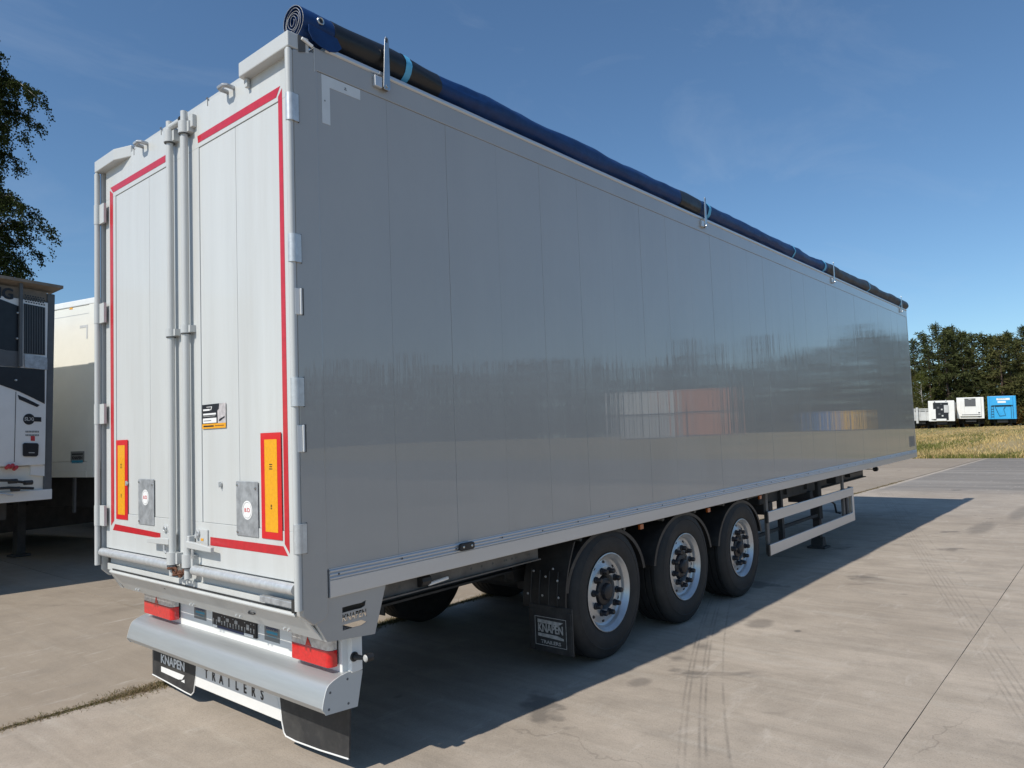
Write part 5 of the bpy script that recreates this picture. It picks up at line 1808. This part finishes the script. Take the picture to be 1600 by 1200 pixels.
def face_tipper(t, w, z0, z1):
    for k in range(-2, 3):
        MB().box(-.07, -.002, k * .56 - .04, k * .56 + .04, z0, z1).build('front_rib', M['steel_grey'], t)
    MB().tube([(-.18, 0.28, z0 - .3), (-.18, 0.28, z1 + .15)], .13, 12).build('tipping_ram', M['steel_grey'], t, smooth=True)
    fbox(t, 'dark_seam', 'grille', -1.1, 1.1, z1 - .32, z1 - .27, -.03, -.002)
    MB().box(-.1, .0, -w / 2 - .03, w / 2 + .03, z1 - .08, z1 + .02).build('rim_rail', M['steel_grey'], t)


def vaz(u):
    d = _ray(u, 660)
    return math.atan2(d.y, d.x)


far_trailer('tipper_trailer', 1438, 660, 82, 2.5, 0.95, 2.30, 'steel_grey', 'low pale grey tipping trailer just right of the big trailer nose', face_tipper, vaz(1438) - R_(1.2))
far_trailer('open_unit_trailer', 1471.5, 660, 80, 2.5, 0.80, 3.08, 'white', 'white trailer with an uncovered dark cooling machine on its front', face_machine, vaz(1473) - R_(1.5))
far_trailer('closed_unit_trailer', 1517.0, 660, 80, 2.55, 0.98, 3.33, 'white', 'white trailer with one square dark window high on its front', face_panel, vaz(1515) - R_(.9))
far_trailer('blue_trailer', 1566.5, 660, 79, 2.6, 0.80, 3.33, 'blue_paint', 'bright blue trailer with white lettering, rightmost on the meadow', face_blue, vaz(1566) - R_(.6))

# ================================================================== CONTAINERS MIRRORED IN THE TRAILER SIDE
MIRC = Vector((CAM_C[0], -CAM_C[1], CAM_C[2]))


def mirror_at(u, depth):
    d = _ray(u, 640)
    d = Vector((d.x, -d.y, 0))
    return Vector((MIRC.x, MIRC.y, 0)) + d * depth


def container(u, depth, w, z0, h, m, label, rz_off=0.0, doors_=True):
    q = mirror_at(u, depth)
    d = _ray(u, 640)
    t = empty('shipping_container', (q.x, q.y, z0), math.atan2(-d.y, d.x) + rz_off)
    tag(t, label, 'container', 'containers across the yard mirrored in the trailer side')
    b = MB()
    n = int(w / .28) * 4
    prof = []
    for k in range(n + 1):
        y = -w / 2 + .1 + (w - .2) * k / n
        prof.append((.0 if (k % 4) in (0, 1) else .045, y))
    prof += [(2.4, w / 2 - .1), (2.4, -w / 2 + .1)]
    b.prism(prof, 'z', .14, h - .12)
    b.build('corrugated_shell', M[m], t)
    for y0, y1 in ((-w / 2, -w / 2 + .1), (w / 2 - .1, w / 2)):
        MB().box(-.03, .09, y0, y1, 0, h).build('corner_post', M[m], t)
    MB().box(-.03, 2.42, -w / 2 + .101, w / 2 - .101, h - .119, h - .01).build('top_rail', M[m], t)
    MB().box(-.03, 2.42, -w / 2 + .101, w / 2 - .101, 0.005, .139).build('bottom_rail', M['chassis_dark'], t)
    return t


def cz(u, depth):
    q = mirror_at(u, depth)
    return field_h(q.x, q.y) - .02


z_ = cz(1012, 88)
container(1012, 88, 6.06, z_, 2.9, 'steel_grey', 'pale container under the white one, mirrored in the trailer side')
container(1012, 88, 6.06, z_ + 2.91, 2.9, 'white', 'white container on top of its stack, mirrored in the trailer side')
z_ = cz(1095, 89)
container(1095, 89, 6.06, z_, 2.9, 'orange', 'lower orange container of its stack, mirrored in the trailer side')
container(1095, 89, 6.06, z_ + 2.91, 2.9, 'orange', 'upper orange container of its stack, mirrored in the trailer side')
container(1290, 92, 2.44, cz(1290, 92), 2.55, 'cont_blue', 'blue container mirrored near the front of the trailer side')
container(1325, 92, 2.44, cz(1325, 92), 2.55, 'cont_yellow', 'yellow container beside the blue one, mirrored in the trailer side')

# ================================================================== TREES
M['needle'] = leaf_mat('pine_needles', (0.080, 0.090, 0.036), 0.5, 0.35, 0.2)
M['needle_warm'] = leaf_mat('warm_pine_needles', (0.105, 0.104, 0.040), 0.5, 0.35, 0.2)
M['birch_leaf'] = leaf_mat('birch_leaves', (0.040, 0.052, 0.018), 0.45, 0.8, 0.3)
M['far_leaf'] = leaf_mat('young_birch_leaves', (0.095, 0.105, 0.028), 0.45, 0.5, 0.3)
M['autumn_leaf'] = leaf_mat('reddish_shrub_leaves', (0.13, 0.075, 0.025), 0.45, 0.6, 0.3)
M['pine_bark'] = mat('pine_bark', (0.075, 0.05, 0.035), 0.9, var=0.35, scale=5, stretch=(1, 1, .3))
M['birch_bark'] = mat('birch_bark', (0.48, 0.46, 0.42), 0.8, var=0.2, scale=3, dirt=(0.05, 0.045, 0.04), dirt_amt=.9, dscale=3, stretch=(1, 1, 3))
M['twig'] = mat('dark_twig', (0.035, 0.026, 0.02), 0.9, var=.2)


def blades(vs, fs, c, n, r, rz, L, w, rr, droop=0.0):
    """n leaf slivers round the point c within radius r (rz upright)"""
    for _ in range(n):
        u = Vector((rr.gauss(0, 1), rr.gauss(0, 1), rr.gauss(0, 1)))
        u.normalize()
        k = rr.random() ** .5
        p = c + Vector((u.x * r * k, u.y * r * k, u.z * rz * k))
        d = Vector((u.x + rr.gauss(0, .5), u.y + rr.gauss(0, .5), u.z * .6 + rr.gauss(0, .5) + .2 - droop))
        d.normalize()
        s = d.cross(Vector((rr.gauss(0, 1), rr.gauss(0, 1), rr.gauss(0, 1))))
        if s.length < 1e-4:
            continue
        s.normalize()
        ll = L * rr.uniform(.6, 1.3)
        o = len(vs)
        vs += [p - s * w, p + s * w, p + d * ll + s * w * .4, p + d * ll - s * w * .4]
        fs.append((o, o + 1, o + 2, o + 3))


def raw_obj(name, vs, fs, m, parent=None):
    me = bpy.data.meshes.new(name)
    me.from_pydata([tuple(v) for v in vs], [], fs)
    me.materials.append(m)
    me.update()
    o = bpy.data.objects.new(name, me)
    col.objects.link(o)
    o.parent = parent
    return o


def make_pine(seed, H, m, low=.10, spread=2.4, dense=1.0):
    rr = random.Random(seed)
    t = empty('pine_tree')
    g = MB()
    pts = [Vector((.10 * mnoise.noise(Vector((seed, k * .6, 0))), .10 * mnoise.noise(Vector((k * .6, seed, 3))), H * k / 8)) for k in range(9)]
    g.tube(pts, [.17 * (1 - k / 8.6) + .015 for k in range(9)], 8)
    vs, fs = [], []
    nb = int(92 * dense)
    for b in range(nb):
        f_ = low + (1 - low) * ((b + rr.random()) / nb)
        z = H * f_
        L = spread * (1 - f_) ** .82 * rr.uniform(.6, 1.15) + .24
        az = rr.uniform(0, 6.283)
        up = .15 + .5 * f_ + rr.gauss(0, .12)
        d = Vector((math.cos(az), math.sin(az), up * .5))
        base = Vector((pts[0].x, pts[0].y, z))
        tip = base + d * L + Vector((0, 0, -.06 * L * L))
        g.tube([base, base + d * L * .5, tip], [.035, .022, .008], 5)
        npf = max(2, int(L * 2.2))
        for k in range(npf):
            s = .35 + .65 * (k + rr.random()) / npf
            c = base.lerp(tip, s) + Vector((rr.gauss(0, .16), rr.gauss(0, .16), rr.gauss(0, .08) + .06))
            blades(vs, fs, c, int(14 * dense), .42, .20, .36, .055, rr)
    for k in range(6):
        blades(vs, fs, Vector((pts[-1].x, pts[-1].y, H + .25 - .28 * k)), 12, .07 + .07 * k, .25, .30, .04, rr)
    g.build('trunk', M['pine_bark'], t, smooth=True)
    raw_obj('crown', vs, fs, m, t)
    return t


def make_leafy(seed, H, m, name, rad, low=.2, nl=34, lsz=.11, bark='birch_bark', per=60):
    rr = random.Random(seed)
    t = empty(name)
    g = MB()
    pts = [Vector((.25 * mnoise.noise(Vector((seed, k * .5, 0))), .25 * mnoise.noise(Vector((k * .5, seed, 3))), H * .94 * k / 8)) for k in range(9)]
    g.tube(pts, [(.10 if bark == 'birch_bark' else .05) * (1 - k / 8.8) + .012 for k in range(9)], 7)
    vs, fs = [], []
    for b in range(nl):
        f_ = low + (1 - low) * ((b + rr.random()) / nl)
        az = rr.uniform(0, 6.283)
        L = rad * (math.sin(math.pi * min(1, (f_ - low) / (1 - low) * .8 + .22)) ** .8) * rr.uniform(.5, 1.1)
        base = pts[min(8, int(f_ * 8))].copy()
        base.z = H * .94 * f_
        d = Vector((math.cos(az), math.sin(az), .55))
        tip = base + d * L
        g.tube([base, base.lerp(tip, .5), tip], [.025, .016, .006], 4)
        for k in range(3):
            c = base.lerp(tip, .45 + .3 * k) + Vector((rr.gauss(0, .12), rr.gauss(0, .12), rr.gauss(0, .1)))
            blades(vs, fs, c, per // 3, .42, .36, lsz, lsz * .33, rr, .5)
    g.build('trunk', M[bark], t, smooth=True)
    raw_obj('crown', vs, fs, m, t)
    return t


protos = [make_pine(1, 12.6, M['needle'], .04, 2.9), make_pine(2, 11.6, M['needle_warm'], .02, 3.1), make_pine(3, 13.4, M['needle'], .05, 2.8),
          make_pine(4, 10.2, M['needle_warm'], .01, 3.2), make_leafy(5, 9.6, M['far_leaf'], 'birch_tree', 1.8, .12, 46, .14, 'birch_bark', 84),
          make_leafy(6, 2.6, M['autumn_leaf'], 'shrub', 1.2, .05, 26, .13, 'twig', 66), make_leafy(7, 3.2, M['needle_warm'], 'shrub', 1.5, .03, 30, .15, 'twig', 72)]
PN = [('pine', 'tall dark pine'), ('pine', 'bushy pine'), ('pine', 'tallest slender pine'), ('pine', 'short broad pine'), ('birch', 'young birch with a pale trunk'),
      ('shrub', 'reddish shrub'), ('shrub', 'dark green shrub')]
used = [False] * 7
VIEW_LM = [(1429, 'behind the low grey tipper'), (1455, 'left of the uncovered cooling machine'), (1474, 'behind the uncovered cooling machine'),
           (1495, 'between the two white trailers'), (1515, 'behind the square window trailer'), (1541, 'left of the blue trailer'),
           (1566, 'behind the blue trailer'), (1592, 'right of the blue trailer')]
seen = {}


def plant(k, x, y, s, rz, uu=None, row=''):
    t = protos[k] if not used[k] else copy_tree(protos[k])
    used[k] = True
    t.location = (x, y, field_h(x, y) - .06)
    t.rotation_euler = (0, 0, rz)
    t.scale = (s * (.92 + .16 * ((x * 7.3) % 1)), s * (.92 + .16 * ((y * 5.1) % 1)), s)
    if uu == -1:
        lb = PN[k][1] + ' of the forest edge hidden behind the grey trailer'
        grp = 'forest edge hidden behind the grey trailer'
    elif uu is not None:
        w = min(VIEW_LM, key=lambda q_: abs(q_[0] - uu))[1]
        lb = PN[k][1] + ' ' + (row + ' ' if row else '') + w
        seen.setdefault(lb, []).append((uu, t))
        grp = 'forest trees behind the far trailers'
    else:
        lb = PN[k][1] + ' of the forest edge mirrored in the trailer side'
        grp = 'forest edge beyond the yard, right of the frame'
    tag(t, lb, 'tree' if k < 5 else 'shrub', grp)


rt = random.Random(21)
# front row, in view past the trailer nose
for i in range(15):
    u = 1412 + i * 14.5 + rt.uniform(-4, 4)
    q = wd(u, 660, 98 + rt.uniform(-2, 4))
    k = rt.choice((0, 1, 1, 2, 3, 0, 2))
    if 1425 < u < 1486 and i % 2 == 0:
        k = 4
    sc_t = {4: 1.0}.get(k, 1.0) * rt.uniform(.9, 1.06)
    if u < 1450:
        sc_t *= .86
    plant(k, q.x, q.y, sc_t, rt.uniform(0, 6.28), u, 'in the front row')
for i in range(14):
    u = 1405 + i * 16 + rt.uniform(-5, 5)
    q = wd(u, 660, 105 + rt.uniform(-2, 3))
    plant(rt.choice((0, 2, 0, 2, 1)), q.x, q.y, rt.uniform(.98, 1.12) * (.9 if u < 1450 else 1), rt.uniform(0, 6.28), u, 'in the back row')
for i in range(12):
    u = 1420 + i * 15.5 + rt.uniform(-4, 4)
    q = wd(u, 660, 95 + rt.uniform(-.8, 1.5))
    plant(5 if u > 1575 or rt.random() < .15 else 6, q.x, q.y, rt.uniform(.8, 1.15), rt.uniform(0, 6.28), u, 'at the forest foot')
# and on to the left, where the big trailer stands in the way
for i in range(26):
    u = 1395 - i * 13 + rt.uniform(-5, 5)
    q = wd(u, 660, (98 if i % 2 else 104) + rt.uniform(-2, 3))
    plant(rt.choice((0, 1, 2, 3, 0, 4)), q.x, q.y, rt.uniform(.88, 1.08), rt.uniform(0, 6.28), -1)
# the same forest edge going on to the right of the frame: the trailer side mirrors it
for i in range(74):
    az = R_(3.5 - i * .86 + rt.uniform(-.25, .25))
    r = (100 + min(30, i * .7)) * (1 + rt.uniform(-.03, .04))
    x, y = CAM_C[0] + r * math.cos(az), CAM_C[1] + r * math.sin(az)
    plant(rt.choice((0, 1, 2, 3, 0, 1)), x, y, rt.uniform(.9, 1.12) * (1 + .0022 * i), rt.uniform(0, 6.28))

for lb, ts in seen.items():
    if len(ts) == 2:
        ts.sort(key=lambda q_: q_[0])
        ts[0][1]['label'] = lb + ', left one'
        ts[1][1]['label'] = lb + ', right one'

# --- the weeping birch behind the parked row
BX = wd(-62, 500, 24.5)
bt = empty('birch_tree', (BX.x, BX.y, 0))
tag(bt, 'tall weeping birch with drooping foliage behind the reefer, top left', 'tree')
rr = random.Random(77)
g = MB()
tp = [Vector((.5 * mnoise.noise(Vector((k * .35, 1, 0))), .5 * mnoise.noise(Vector((1, k * .35, 0))), 17.2 * k / 14)) for k in range(15)]
g.tube(tp, [.24 * (1 - k / 14.8) + .012 for k in range(15)], 10)
lv, lf = [], []
tw = MB()
TZ = ((5, 2.6), (7.6, 2.5), (9.2, 3.0), (10.2, 2.2), (11.3, 1.6), (12.2, 2.5), (13.2, 3.15), (14.6, 2.3), (15.7, 1.8), (16.6, 1.1), (17.3, .5))


def prof_r(f):
    z = 17.0 * f
    for (a, ra), (b, rb) in zip(TZ[:-1], TZ[1:]):
        if a <= z <= b:
            return ra + (rb - ra) * (z - a) / (b - a)
    return TZ[-1][1]



nlimb = 130
for b in range(nlimb):
    f_ = .28 + .72 * ((b + rr.random()) / nlimb)
    z = 17.0 * f_
    az = b * 2.399 + rr.gauss(0, .3)
    L = prof_r(f_) * rr.uniform(.5, 1.0) * .92
    base = tp[min(14, int(f_ * 14))].copy()
    base.z = z
    d = Vector((math.cos(az), math.sin(az), 0))
    p1 = base + d * L * .45 + Vector((0, 0, L * .32))
    p2 = base + d * L * .8 + Vector((0, 0, L * .34))
    p3 = base + d * L * 1.05 + Vector((0, 0, L * .12))
    g.tube([base, p1, p2, p3], [.05 * (1.15 - f_) + .012, .03 * (1.15 - f_) + .01, .012, .006], 5)
    ntw = int(6 + L * 6)
    for k in range(ntw):
        s = .25 + .75 * (k + rr.random()) / ntw
        c = base.lerp(p1, s / .45) if s < .45 else (p1.lerp(p2, (s - .45) / .35) if s < .8 else p2.lerp(p3, (s - .8) / .2))
        c = c + Vector((rr.gauss(0, .10), rr.gauss(0, .10), rr.gauss(0, .05)))
        out_ = d * rr.uniform(.1, .4) + Vector((rr.gauss(0, .2), rr.gauss(0, .2), 0))
        ln = rr.uniform(.35, 1.15) * (1 if f_ < .9 else .5)
        e1 = c + out_ * .5 + Vector((0, 0, -.10 * ln))
        e2 = c + out_ * .8 + Vector((0, 0, -ln * .75))
        tw.tube([c, e1, e2], [.006, .004, .002], 3, caps=False)
        nl = int(30 + ln * 40)
        for j in range(nl):
            t_ = rr.random()
            q = c.lerp(e1, t_ * 2) if t_ < .5 else e1.lerp(e2, t_ * 2 - 1)
            q = q + Vector((rr.gauss(0, .06), rr.gauss(0, .06), rr.gauss(0, .05)))
            dd = Vector((rr.gauss(0, .6), rr.gauss(0, .6), -.9))
            dd.normalize()
            sd = dd.cross(Vector((rr.gauss(0, 1), rr.gauss(0, 1), rr.gauss(0, 1))))
            sd.normalize()
            ll, ww_ = rr.uniform(.06, .10), rr.uniform(.024, .038)
            o = len(lv)
            lv += [q, q + dd * ll * .45 + sd * ww_, q + dd * ll, q + dd * ll * .45 - sd * ww_]
            lf.append((o, o + 1, o + 2, o + 3))
g.build('trunk', M['birch_bark'], bt, smooth=True)
tw.build('twigs', M['twig'], bt)['kind'] = 'stuff'
raw_obj('crown', lv, lf, M['birch_leaf'], bt)
print('birch leaves', len(lf))
bpy.context.view_layer.update()
